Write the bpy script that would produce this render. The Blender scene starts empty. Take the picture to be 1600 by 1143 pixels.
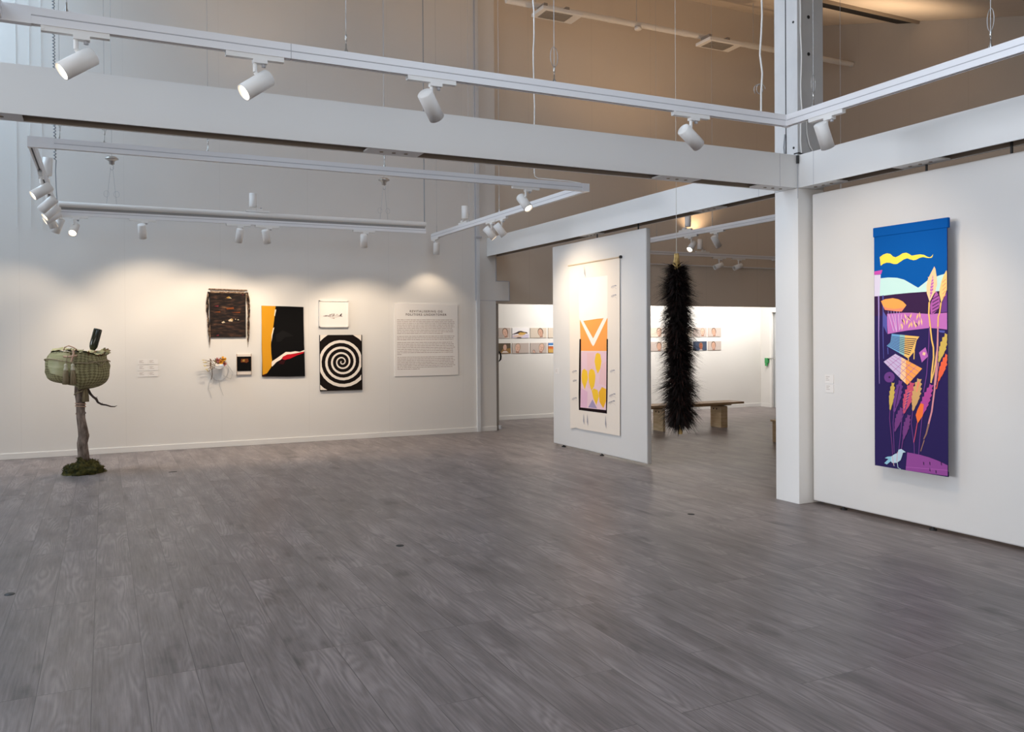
import bpy, bmesh, math, random
from mathutils import Vector, Matrix
random.seed(7)
sc = bpy.context.scene
COL = sc.collection
R = math.radians

# ------------------------------------------------------------------ materials
MATS = {}
def srgb(r, g, b):
    f = lambda c: (c/255/12.92) if c <= 10 else ((c/255+.055)/1.055)**2.4
    return (f(r), f(g), f(b), 1)
def mat(name, col, rough=.6, metal=0, spec=.4, emit=None, es=0):
    if name in MATS: return MATS[name]
    m = bpy.data.materials.new(name); m.use_nodes = True
    b = m.node_tree.nodes['Principled BSDF']
    b.inputs['Base Color'].default_value = col
    b.inputs['Roughness'].default_value = rough
    b.inputs['Metallic'].default_value = metal
    b.inputs['Specular IOR Level'].default_value = spec
    if emit:
        b.inputs['Emission Color'].default_value = emit
        b.inputs['Emission Strength'].default_value = es
    MATS[name] = m
    return m
def nodes(m):
    return m.node_tree.nodes, m.node_tree.links, m.node_tree.nodes['Principled BSDF']
def noisy(name, col, col2, scale=(8, 8, 8), rough=.7, bump=.1, detail=6, lo=.35, hi=.65, spec=.3, bdist=.01):
    """two colours mixed by an object-space noise, with a little bump"""
    m = mat(name, col, rough, 0, spec); n, l, b = nodes(m)
    tc = n.new('ShaderNodeTexCoord'); mp = n.new('ShaderNodeMapping'); mp.inputs['Scale'].default_value = scale
    nz = n.new('ShaderNodeTexNoise'); nz.inputs['Scale'].default_value = 1; nz.inputs['Detail'].default_value = detail
    cr = n.new('ShaderNodeValToRGB'); cr.color_ramp.elements[0].position = lo; cr.color_ramp.elements[1].position = hi
    cr.color_ramp.elements[0].color = col; cr.color_ramp.elements[1].color = col2
    bp = n.new('ShaderNodeBump'); bp.inputs['Strength'].default_value = bump; bp.inputs['Distance'].default_value = bdist
    l.new(tc.outputs['Object'], mp.inputs['Vector']); l.new(mp.outputs['Vector'], nz.inputs['Vector'])
    l.new(nz.outputs['Fac'], cr.inputs['Fac']); l.new(cr.outputs['Color'], b.inputs['Base Color'])
    l.new(nz.outputs['Fac'], bp.inputs['Height']); l.new(bp.outputs['Normal'], b.inputs['Normal'])
    return m

def wall_mat(name, col, seam=0, axis='X', period=1.2, phase=0):
    m = mat(name, col, .75, 0, .2); n, l, b = nodes(m)
    tc = n.new('ShaderNodeTexCoord')
    nz = n.new('ShaderNodeTexNoise'); nz.inputs['Scale'].default_value = 1.1; nz.inputs['Detail'].default_value = 5
    l.new(tc.outputs['Object'], nz.inputs['Vector'])
    mr = n.new('ShaderNodeMapRange'); mr.inputs['To Min'].default_value = .95; mr.inputs['To Max'].default_value = 1.03
    l.new(nz.outputs['Fac'], mr.inputs['Value'])
    mx = n.new('ShaderNodeMix'); mx.data_type = 'RGBA'; mx.blend_type = 'MULTIPLY'; mx.inputs['Factor'].default_value = 1
    mx.inputs[6].default_value = col
    val = mr.outputs['Result']
    if seam:   # faint joints between the wall boards
        sp = n.new('ShaderNodeSeparateXYZ'); l.new(tc.outputs['Object'], sp.inputs['Vector'])
        def mth(op, a, bb=None):
            q = n.new('ShaderNodeMath'); q.operation = op
            for i, v in enumerate((a, bb)):
                if v is None: continue
                if isinstance(v, (int, float)): q.inputs[i].default_value = v
                else: l.new(v, q.inputs[i])
            return q.outputs[0]
        u = mth('ADD', sp.outputs[axis], phase+100*period)
        d = mth('ABSOLUTE', mth('SUBTRACT', mth('MODULO', u, period), period/2))
        line = mth('LESS_THAN', d, .006)
        val = mth('MULTIPLY', val, mth('SUBTRACT', 1.0, mth('MULTIPLY', line, seam)))
    cc = n.new('ShaderNodeCombineXYZ')
    for i in range(3): l.new(val, cc.inputs[i])
    l.new(cc.outputs['Vector'], mx.inputs[7]); l.new(mx.outputs[2], b.inputs['Base Color'])
    n2 = n.new('ShaderNodeTexNoise'); n2.inputs['Scale'].default_value = 180
    l.new(tc.outputs['Object'], n2.inputs['Vector'])
    bp = n.new('ShaderNodeBump'); bp.inputs['Strength'].default_value = .06; bp.inputs['Distance'].default_value = .002
    l.new(n2.outputs['Fac'], bp.inputs['Height']); l.new(bp.outputs['Normal'], b.inputs['Normal'])
    return m

def floor_mat():
    m = mat('grey_plank_floor', (.2, .2, .2, 1), .36, 0, .28); n, l, b = nodes(m)
    tc = n.new('ShaderNodeTexCoord')
    sw = n.new('ShaderNodeMapping'); sw.inputs['Rotation'].default_value = (0, 0, R(90)); sw.inputs['Location'].default_value = (.03, .06, 0)
    l.new(tc.outputs['Object'], sw.inputs['Vector'])
    br = n.new('ShaderNodeTexBrick'); br.offset = .37; br.offset_frequency = 3; br.squash = 1
    br.inputs['Color1'].default_value = (0, 0, 0, 1); br.inputs['Color2'].default_value = (1, 1, 1, 1)
    br.inputs['Mortar'].default_value = (.5, .5, .5, 1)
    br.inputs['Scale'].default_value = 1; br.inputs['Mortar Size'].default_value = .0022; br.inputs['Mortar Smooth'].default_value = .3
    br.inputs['Brick Width'].default_value = 1.35; br.inputs['Row Height'].default_value = .212
    l.new(sw.outputs['Vector'], br.inputs['Vector'])
    # every plank takes its own piece of the grain
    sc1 = n.new('ShaderNodeVectorMath'); sc1.operation = 'SCALE'; sc1.inputs['Scale'].default_value = 37.0
    l.new(br.outputs['Color'], sc1.inputs[0])
    def stretched(scale, add=True):
        mp = n.new('ShaderNodeMapping'); mp.inputs['Scale'].default_value = scale
        l.new(tc.outputs['Object'], mp.inputs['Vector'])
        if not add: return mp.outputs['Vector']
        ad = n.new('ShaderNodeVectorMath'); ad.operation = 'ADD'
        l.new(mp.outputs['Vector'], ad.inputs[0]); l.new(sc1.outputs['Vector'], ad.inputs[1])
        return ad.outputs['Vector']
    fine = n.new('ShaderNodeTexNoise'); fine.inputs['Scale'].default_value = 1; fine.inputs['Detail'].default_value = 8; fine.inputs['Roughness'].default_value = .65
    l.new(stretched((75, 3.2, 1)), fine.inputs['Vector'])
    broad = n.new('ShaderNodeTexNoise'); broad.inputs['Scale'].default_value = 1; broad.inputs['Detail'].default_value = 4
    l.new(stretched((7, 1.6, 1)), broad.inputs['Vector'])
    # cathedral figure: contour lines of a long stretched noise
    fig = n.new('ShaderNodeTexNoise'); fig.inputs['Scale'].default_value = 1; fig.inputs['Detail'].default_value = 1.5
    l.new(stretched((6.5, .75, 1)), fig.inputs['Vector'])
    def mth(op, a, bb=None, cl=False):
        q = n.new('ShaderNodeMath'); q.operation = op; q.use_clamp = cl
        for i, v in enumerate((a, bb)):
            if v is None: continue
            if isinstance(v, (int, float)): q.inputs[i].default_value = v
            else: l.new(v, q.inputs[i])
        return q.outputs[0]
    ring = mth('SINE', mth('MULTIPLY', fig.outputs['Fac'], 120))
    mask = mth('SMOOTH_MIN', 1.0, mth('MULTIPLY', mth('SUBTRACT', broad.outputs['Fac'], .45, True), 6.0, True))
    ringm = mth('MULTIPLY', ring, mask)
    t = mth('ADD', mth('MULTIPLY', mth('SUBTRACT', fine.outputs['Fac'], .5), 1.0), mth('MULTIPLY', mth('SUBTRACT', broad.outputs['Fac'], .5), 1.0))
    t = mth('ADD', t, mth('MULTIPLY', ringm, .15))
    sep = n.new('ShaderNodeSeparateColor'); l.new(br.outputs['Color'], sep.inputs['Color'])
    t = mth('ADD', t, mth('MULTIPLY', mth('SUBTRACT', sep.outputs[0], .5), .10))
    kn = n.new('ShaderNodeTexNoise'); kn.inputs['Scale'].default_value = 1; kn.inputs['Detail'].default_value = 3
    l.new(stretched((5.5, 2.6, 1)), kn.inputs['Vector'])
    t = mth('SUBTRACT', t, mth('MULTIPLY', mth('SUBTRACT', kn.outputs['Fac'], .60, True), 1.7))
    t = mth('ADD', t, .525, True)
    cr = n.new('ShaderNodeValToRGB'); e = cr.color_ramp.elements
    e[0].position = .1; e[0].color = (.088, .076, .075, 1)
    e[1].position = .9; e[1].color = (.318, .272, .266, 1)
    k = e.new(.5); k.color = (.200, .171, .167, 1)
    l.new(t, cr.inputs['Fac'])
    mx = n.new('ShaderNodeMix'); mx.data_type = 'RGBA'; mx.blend_type = 'MULTIPLY'
    l.new(mth('MULTIPLY', br.outputs['Fac'], .62), mx.inputs['Factor']); l.new(cr.outputs['Color'], mx.inputs[6]); mx.inputs[7].default_value = (.3, .3, .3, 1)
    l.new(mx.outputs[2], b.inputs['Base Color'])
    rr = n.new('ShaderNodeMapRange'); rr.inputs['To Min'].default_value = .30; rr.inputs['To Max'].default_value = .46
    l.new(fine.outputs['Fac'], rr.inputs['Value']); l.new(rr.outputs['Result'], b.inputs['Roughness'])
    h = mth('SUBTRACT', mth('MULTIPLY', fine.outputs['Fac'], .4), br.outputs['Fac'])
    bp = n.new('ShaderNodeBump'); bp.inputs['Strength'].default_value = .22; bp.inputs['Distance'].default_value = .0018
    l.new(h, bp.inputs['Height']); l.new(bp.outputs['Normal'], b.inputs['Normal'])
    return m

# ------------------------------------------------------------------ geometry
class MB:
    def __init__(s): s.v = []; s.f = []; s.mi = []; s.mats = []; s.sm = []
    def m(s, material):
        if material not in s.mats: s.mats.append(material)
        return s.mats.index(material)
    def add(s, vs, fs, material, smooth=False):
        o = len(s.v); s.v += [tuple(q) for q in vs]; k = s.m(material)
        for f in fs: s.f.append([o+i for i in f]); s.mi.append(k); s.sm.append(smooth)
        return s
    def box(s, x0, x1, y0, y1, z0, z1, material, M=None):
        vs = [Vector(q) for q in ((x0,y0,z0),(x1,y0,z0),(x1,y1,z0),(x0,y1,z0),(x0,y0,z1),(x1,y0,z1),(x1,y1,z1),(x0,y1,z1))]
        if M: vs = [M @ q for q in vs]
        return s.add(vs, [(3,2,1,0),(4,5,6,7),(0,1,5,4),(1,2,6,5),(2,3,7,6),(3,0,4,7)], material)
    def tube(s, pts, rad, material, n=8, cap=True, smooth=True):
        pts = [Vector(q) for q in pts]; N = len(pts)
        rads = rad if isinstance(rad, (list, tuple)) else [rad]*N
        up = Vector((0,0,1)); vs = []; prev = None
        for i, q in enumerate(pts):
            d = (pts[min(i+1,N-1)]-pts[max(i-1,0)])
            d = d.normalized() if d.length > 1e-9 else Vector((0,0,1))
            a = prev-d*prev.dot(d) if prev is not None else (up if abs(d.dot(up)) < .95 else Vector((1,0,0))).cross(d)
            if a.length < 1e-6: a = d.orthogonal()
            a.normalize(); prev = a; c = d.cross(a)
            for k in range(n):
                t = 2*math.pi*k/n; vs.append(q+(a*math.cos(t)+c*math.sin(t))*rads[i])
        fs = [(i*n+k, i*n+(k+1)%n, (i+1)*n+(k+1)%n, (i+1)*n+k) for i in range(N-1) for k in range(n)]
        s.add(vs, fs, material, smooth)
        if cap:
            s.add([vs[k] for k in range(n)], [tuple(range(n))[::-1]], material)
            s.add([vs[(N-1)*n+k] for k in range(n)], [tuple(range(n))], material)
        return s
    def lathe(s, prof, material, n=24, M=None, smooth=True, close=False):
        """prof: (radius, z) pairs about local Z"""
        vs = []
        for r, z in prof:
            for k in range(n):
                q = Vector((r*math.cos(2*math.pi*k/n), r*math.sin(2*math.pi*k/n), z)); vs.append(M @ q if M else q)
        N = len(prof)
        fs = [(i*n+k, i*n+(k+1)%n, (i+1)*n+(k+1)%n, (i+1)*n+k) for i in range(N-1) for k in range(n)]
        if close:
            fs += [tuple(range(n))[::-1], tuple((N-1)*n+k for k in range(n))]
        return s.add(vs, fs, material, smooth)
    def build(s, name, parent=None, loc=None, bevel=0, shade=None):
        me = bpy.data.meshes.new(name); me.from_pydata(s.v, [], s.f)
        for m in s.mats: me.materials.append(m)
        me.polygons.foreach_set('material_index', s.mi); me.polygons.foreach_set('use_smooth', s.sm)
        me.update()
        o = bpy.data.objects.new(name, me); COL.objects.link(o)
        if loc: o.location = loc
        if parent: o.parent = parent
        if bevel:
            md = o.modifiers.new('bevel', 'BEVEL'); md.width = bevel; md.segments = 2; md.limit_method = 'ANGLE'
        return o
def tag(o, label=None, cat=None, group=None, kind=None):
    if label: o['label'] = label
    if cat: o['category'] = cat
    if group: o['group'] = group
    if kind: o['kind'] = kind
    return o
def empty(name, loc, label, cat, group=None):
    o = bpy.data.objects.new(name, None); COL.objects.link(o); o.location = loc; o.empty_display_size = .1
    return tag(o, label, cat, group)
def struct(o):
    o['kind'] = 'structure'; return o
def local(parent_loc, mb):
    """shift a builder written in world coordinates into its parent's frame"""
    p = Vector(parent_loc); mb.v = [tuple(Vector(q)-p) for q in mb.v]; return mb

def art(mb, polys, to3d, pal, start=.0015, step=.00006):
    """flat colour shapes of an artwork, printed a hair in front of its cloth"""
    k = 0
    for sh in polys:
        off = start+step*k; k += 1
        if sh[0] == 'p':
            pts = [p for i, p in enumerate(sh[2]) if p != sh[2][i-1]]
            if len(pts) < 3: continue
            mb.add([to3d(u/1000, v/1000, off) for u, v in pts], [tuple(range(len(pts)))], pal[sh[1]])
        else:
            _, c, wd, pts = sh; w0, w1 = wd if isinstance(wd, tuple) else (wd, wd)
            P2 = [Vector(p) for p in pts]; L = []; Rr = []; N = len(P2)
            for i in range(N):
                d = P2[min(i+1, N-1)]-P2[max(i-1, 0)]; d = d.normalized() if d.length else Vector((0, 1))
                nn = Vector((-d.y, d.x))*(w0+(w1-w0)*i/max(1, N-1))/2
                L.append(P2[i]+nn); Rr.append(P2[i]-nn)
            vs = [to3d(p.x/1000, p.y/1000, off) for p in L+Rr]
            mb.add(vs, [(i, i+1, N+i+1, N+i) for i in range(N-1)], pal[c])
    return mb
BANNER = [('p','sky',[(-8,2358),(649,2370),(649,2098),(648,1829),(-3,1815)]),('p','mint',[(-3,1948),(62,1957),(136,1958),(215,1950),(277,1932),(327,1905),(372,1879),(404,1862),(441,1885),(484,1912),(547,1933),(594,1945),(648,1955),(648,1829),(560,1826),(475,1828),(327,1827),(199,1823),(93,1817),(-3,1815)]),('p','plum',[(-3,1815),(93,1817),(199,1823),(327,1827),(475,1828),(560,1826),(648,1829),(647,1656),(512,1656),(425,1658),(346,1665),(255,1667),(119,1658),(-4,1657)]),('p','band',[(119,1671),(255,1675),(346,1673),(425,1665),(512,1657),(593,1662),(647,1664),(648,1540),(592,1547),(498,1554),(400,1545),(300,1536),(224,1526),(124,1511),(119,1582)]),('p','paleviolet',[(-3,1987),(59,1986),(47,1815),(-3,1815)]),('p','magenta',[(-2,2016),(75,2022),(64,1990),(-3,1987)]),('l','lavender',(13,4),[(38,1817),(39,1673),(37,1521),(38,1417),(40,1282),(42,1113)]),('l','slate',(11,4),[(80,1820),(81,1690),(79,1520),(81,1417),(84,1314)]),('p','slate',[(85,1690),(119,1644),(119,1511),(79,1583)]),('l','lavender',4,[(130,1693),(135,1538)]),('l','lavender',4,[(156,1692),(172,1537)]),('l','lavender',4,[(183,1691),(193,1537)]),('l','lavender',4,[(209,1691),(208,1537)]),('l','lavender',4,[(235,1690),(229,1537)]),('l','palepink',5,[(135,1666),(182,1533)]),('l','palepink',5,[(167,1665),(208,1528)]),('l','palepink',5,[(193,1665),(208,1537)]),('l','palepink',5,[(224,1664),(234,1541)]),('l','palepink',5,[(255,1663),(239,1545)]),('p','ribbon',[(51,2127),(84,2144),(121,2151),(153,2142),(174,2122),(200,2112),(231,2121),(267,2138),(298,2139),(323,2128),(348,2111),(388,2114),(422,2115),(456,2107),(485,2091),(504,2085),(521,2091),(535,2107),(528,2086),(511,2079),(485,2082),(446,2092),(417,2088),(388,2077),(363,2075),(333,2084),(308,2095),(277,2089),(246,2074),(215,2059),(184,2060),(148,2073),(116,2077),(84,2070),(59,2056)]),('p','orange',[(61,1774),(99,1788),(173,1793),(225,1782),(266,1763),(299,1733),(255,1685),(209,1688),(98,1703),(80,1735)]),('p','salmon',[(81,1733),(120,1716),(183,1707),(245,1711),(281,1714),(255,1685),(209,1688),(98,1703)]),('p','peach',[(280,1669),(298,1647),(301,1620),(284,1642)]),('p','sand',[(346,1670),(343,1645),(327,1626),(329,1650)]),('p','peach',[(306,1642),(327,1630),(336,1611),(315,1622)]),('p','sand',[(404,1668),(403,1640),(387,1615),(389,1644)]),('p','sand',[(415,1678),(425,1650),(421,1622),(411,1649)]),('p','sand',[(269,1636),(283,1607),(281,1576),(268,1605)]),('p','peach',[(309,1631),(311,1604),(298,1580),(296,1606)]),('p','sand',[(336,1599),(333,1572),(315,1550),(319,1577)]),('p','sand',[(343,1609),(353,1583),(348,1557),(338,1582)]),('p','peach',[(363,1618),(378,1592),(379,1564),(364,1589)]),('p','sand',[(393,1600),(393,1576),(379,1555),(379,1580)]),('p','peach',[(413,1622),(418,1594),(408,1567),(403,1595)]),('p','peach',[(429,1634),(440,1603),(436,1571),(425,1602)]),('p','peach',[(262,1586),(267,1562),(257,1539),(252,1563)]),('p','sand',[(255,1593),(262,1580),(255,1567),(247,1580)]),('p','plum',[(308,1648),(321,1642),(332,1618),(319,1629)]),('p','plum',[(378,1597),(391,1591),(401,1567),(388,1578)]),('p','plum',[(252,1626),(265,1619),(276,1595),(263,1606)]),('p','purple',[(560,1828),(586,1783),(590,1724),(576,1691),(536,1659),(512,1660),(507,1723),(522,1761)]),('p','violet',[(649,1821),(648,1670),(597,1666),(604,1732)]),('p','peach',[(544,2013),(554,1993),(563,1938),(566,1876),(546,1818),(503,1749),(479,1817),(476,1872),(489,1922),(518,1971)]),('p','orchid',[(532,1953),(538,1898),(534,1835),(507,1774),(508,1850),(519,1904)]),('l','peach',5,[(520,1916),(556,1939)]),('l','peach',5,[(516,1916),(489,1937)]),('l','peach',5,[(520,1893),(556,1916)]),('l','peach',5,[(516,1893),(489,1914)]),('l','peach',5,[(520,1870),(556,1893)]),('l','peach',5,[(515,1870),(489,1891)]),('l','peach',5,[(520,1847),(556,1870)]),('l','peach',5,[(515,1847),(489,1867)]),('l','peach',5,[(520,1824),(556,1847)]),('l','peach',5,[(515,1824),(489,1844)]),('l','peach',5,[(520,1801),(556,1824)]),('l','peach',5,[(515,1801),(489,1821)]),('p','sand',[(645,1978),(649,1961),(649,1838),(635,1801),(602,1738),(586,1804),(588,1837),(603,1898),(621,1939)]),('l','salmon',5,[(612,1889),(640,1912)]),('l','salmon',5,[(612,1860),(640,1884)]),('l','salmon',5,[(612,1831),(640,1855)]),('l','salmon',5,[(612,1802),(639,1826)]),('l','salmon',5,[(612,1773),(639,1797)]),('l','plum',6,[(527,1769),(581,1795)]),('l','plum',6,[(527,1744),(581,1770)]),('l','plum',6,[(527,1718),(581,1745)]),('l','plum',6,[(527,1693),(581,1720)]),('l','plum',6,[(527,1668),(581,1695)]),('l','gold',13,[(501,1749),(496,1660),(503,1610),(514,1517),(521,1461),(535,1407),(536,1335),(520,1217),(514,1141)]),('l','gold',11,[(513,1145),(539,1226),(551,1294),(571,1420),(573,1562),(576,1637),(588,1666),(600,1741)]),('l','rose',(12,14),[(573,1562),(568,1399),(558,1252),(544,1126),(544,1096),(519,926),(488,818)]),('l','brown',(16,9),[(493,831),(471,753),(449,710)]),('l','brown',8,[(454,704),(422,615)]),('l','violet',8,[(502,1563),(495,1419),(477,1207),(465,1143),(448,1065)]),('p','slate',[(580,1536),(632,1532),(629,1515),(587,1520)]),('p','comb_blue',[(164,1512),(280,1501),(274,1342),(116,1417),(150,1444)]),('p','gold',[(280,1501),(415,1489),(390,1461),(370,1375),(325,1330),(310,1323),(274,1342)]),('p','teal',[(239,1505),(285,1501),(279,1341),(233,1361)]),('l','plum',(3,7),[(158,1493),(275,1478),(390,1470)]),('l','plum',(3,7),[(154,1484),(275,1463),(382,1455)]),('l','plum',(3,7),[(150,1475),(275,1449),(374,1440)]),('l','plum',(3,7),[(145,1466),(275,1435),(366,1426)]),('l','plum',(3,7),[(141,1458),(275,1421),(358,1411)]),('l','plum',(3,7),[(137,1449),(275,1407),(350,1396)]),('l','plum',(3,7),[(133,1440),(275,1392),(342,1380)]),('l','plum',(3,7),[(129,1431),(274,1378),(334,1365)]),('l','plum',(3,7),[(124,1422),(274,1364),(326,1350)]),('l','slate',8,[(126,1404),(129,1351)]),('l','gold',8,[(316,1332),(317,1303)]),('l','gold',8,[(370,1380),(366,1315)]),('p','lilac',[(197,1354),(282,1316),(276,1137),(86,1290)]),('p','orange',[(282,1316),(439,1246),(306,1115),(276,1137)]),('p','peach',[(254,1328),(295,1309),(289,1128),(243,1162)]),('l','purple',3,[(175,1341),(412,1220)]),('l','purple',3,[(247,1332),(131,1254)]),('l','purple',3,[(153,1328),(386,1194)]),('l','purple',3,[(296,1310),(176,1218)]),('l','purple',3,[(131,1315),(360,1168)]),('l','purple',3,[(344,1288),(220,1183)]),('l','purple',3,[(108,1303),(333,1141)]),('l','purple',3,[(391,1267),(263,1149)]),('p','orchid',[(468,1408),(490,1339),(436,1293),(412,1367)]),('p','peach',[(446,1372),(470,1368),(463,1345),(441,1351)]),('p','violet',[(191,1171),(188,1156),(179,1143),(166,1133),(150,1128),(132,1127),(116,1131),(102,1140),(94,1152),(91,1167),(94,1182),(103,1195),(116,1204),(133,1210),(150,1211),(166,1206),(180,1197),(188,1185)]),('p','plum',[(151,1169),(148,1163),(141,1161),(134,1163),(132,1168),(134,1174),(141,1177),(148,1175)]),('p','olive',[(646,1505),(632,1514),(628,1487),(610,1482),(609,1454),(594,1448),(594,1420),(584,1413),(584,1384),(579,1376),(577,1348),(579,1338),(574,1311),(578,1294),(591,1307),(603,1332),(611,1340),(626,1365),(627,1374),(644,1398),(639,1409),(656,1433),(646,1444),(662,1469),(650,1481),(663,1506)]),('p','red',[(648,1354),(636,1363),(631,1336),(615,1332),(612,1304),(598,1299),(596,1271),(586,1265),(584,1237),(580,1229),(576,1202),(577,1192),(571,1166),(573,1150),(586,1162),(598,1187),(605,1194),(620,1218),(622,1227),(639,1251),(635,1261),(652,1284),(644,1296),(660,1319),(650,1331),(664,1355)]),('l','red',(6,9),[(573,1152),(563,1110),(558,1097)]),('l','rose',7,[(578,1294),(568,1231),(553,1126)]),('p','violet',[(245,1142),(228,1151),(225,1118),(205,1110),(206,1078),(188,1069),(191,1036),(179,1027),(181,994),(177,984),(177,951),(180,940),(176,908),(182,890),(197,905),(209,937),(217,947),(233,977),(234,988),(252,1018),(245,1030),(263,1060),(251,1072),(268,1102),(253,1115),(266,1145)]),('l','plum',6,[(235,1102),(195,928)]),('l','violet',7,[(182,892),(174,812),(181,680),(183,574)]),('p','rasp',[(349,1133),(328,1143),(326,1115),(304,1110),(306,1082),(285,1077),(289,1048),(272,1042),(276,1013),(265,1006),(268,978),(265,969),(265,941),(269,931),(265,904),(272,888),(287,900),(300,926),(309,934),(326,959),(328,967),(348,992),(343,1002),(364,1026),(352,1037),(373,1061),(357,1073),(375,1097),(359,1109),(373,1134)]),('l','violet',(20,8),[(319,1063),(283,917)]),('l','salmon',4,[(304,1053),(344,1073)]),('l','salmon',4,[(297,1029),(333,1048)]),('l','salmon',4,[(291,1004),(322,1024)]),('l','salmon',4,[(285,980),(311,999)]),('l','salmon',4,[(279,956),(299,975)]),('l','salmon',4,[(273,931),(288,950)]),('l','violet',7,[(272,890),(257,854),(244,730),(228,606)]),('p','olive',[(175,1123),(162,1129),(162,1102),(149,1093),(151,1066),(140,1057),(144,1029),(136,1020),(139,993),(137,984),(139,956),(142,947),(141,919),(147,905),(156,919),(163,946),(168,955),(177,983),(177,992),(188,1019),(182,1028),(193,1055),(184,1064),(194,1091),(182,1101),(190,1128)]),('l','mauve',7,[(146,907),(142,844),(155,721),(165,634),(169,559)]),('p','tan',[(414,1164),(395,1172),(394,1145),(375,1138),(377,1111),(359,1104),(364,1076),(349,1068),(354,1040),(344,1032),(349,1004),(346,996),(347,968),(351,958),(348,931),(355,916),(368,929),(379,955),(386,964),(400,989),(402,998),(418,1024),(413,1033),(431,1058),(420,1069),(437,1094),(423,1105),(438,1130),(423,1141),(435,1166)]),('l','salmon',(18,6),[(408,1144),(389,1066)]),('l','violet',7,[(355,918),(341,826),(358,707),(367,656),(368,587)]),('p','fuchsia',[(518,1124),(503,1134),(496,1106),(479,1100),(475,1071),(457,1066),(455,1036),(439,1030),(438,1000),(425,993),(424,963),(415,955),(412,925),(408,916),(403,887),(404,877),(396,848),(398,831),(412,844),(427,871),(435,879),(452,906),(456,915),(476,940),(475,950),(495,975),(490,987),(511,1011),(503,1024),(523,1048),(513,1061),(531,1086),(521,1099),(537,1125)]),('p','orangered',[(398,827),(381,888),(398,934),(425,983),(452,976),(447,921),(442,886)]),('l','rasp',7,[(395,831),(378,743),(363,677)]),('p','mauve',[(255,932),(240,940),(237,915),(219,910),(218,885),(203,879),(204,853),(193,847),(193,821),(189,813),(187,788),(190,779),(185,754),(189,740),(202,752),(214,775),(222,783),(237,806),(238,814),(255,836),(249,846),(266,868),(257,878),(272,901),(260,911),(273,934)]),('p','mauve',[(321,881),(307,888),(304,863),(288,856),(288,831),(274,824),(276,798),(266,791),(267,766),(263,758),(263,732),(266,723),(262,698),(267,684),(279,697),(289,721),(296,729),(309,753),(309,761),(324,785),(319,794),(334,817),(325,827),(338,850),(326,860),(337,884)]),('l','mauve',7,[(267,697),(251,608)]),('l','violet',7,[(437,877),(417,705),(406,588)]),('p','mound',[(304,593),(352,592),(421,588),(494,579),(575,562),(654,539),(662,460),(565,458),(396,454),(289,452)]),('p','plum',[(445,539),(454,536),(455,511),(447,518)]),('p','plum',[(498,546),(507,543),(508,518),(500,525)]),('p','plum',[(498,500),(507,497),(508,471),(500,479)]),('p','plum',[(550,490),(559,487),(560,462),(552,469)]),('p','plum',[(595,557),(604,554),(605,529),(597,536)]),('l','orchid',3,[(291,478),(653,502)]),('p','bird',[(225,605),(251,613),(271,604),(292,593),(266,586),(258,561),(243,524),(209,500),(167,492),(152,504),(157,544),(189,566),(217,578)]),('p','birdtail',[(157,544),(120,537),(96,523),(130,519),(90,482),(114,474),(152,504)]),('l','bird',5,[(212,507),(219,464),(245,454)]),('l','bird',5,[(178,498),(184,470)]),('l','rose',4,[(215,586),(209,507)]),('l','rose',4,[(168,550),(180,476)])]
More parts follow.
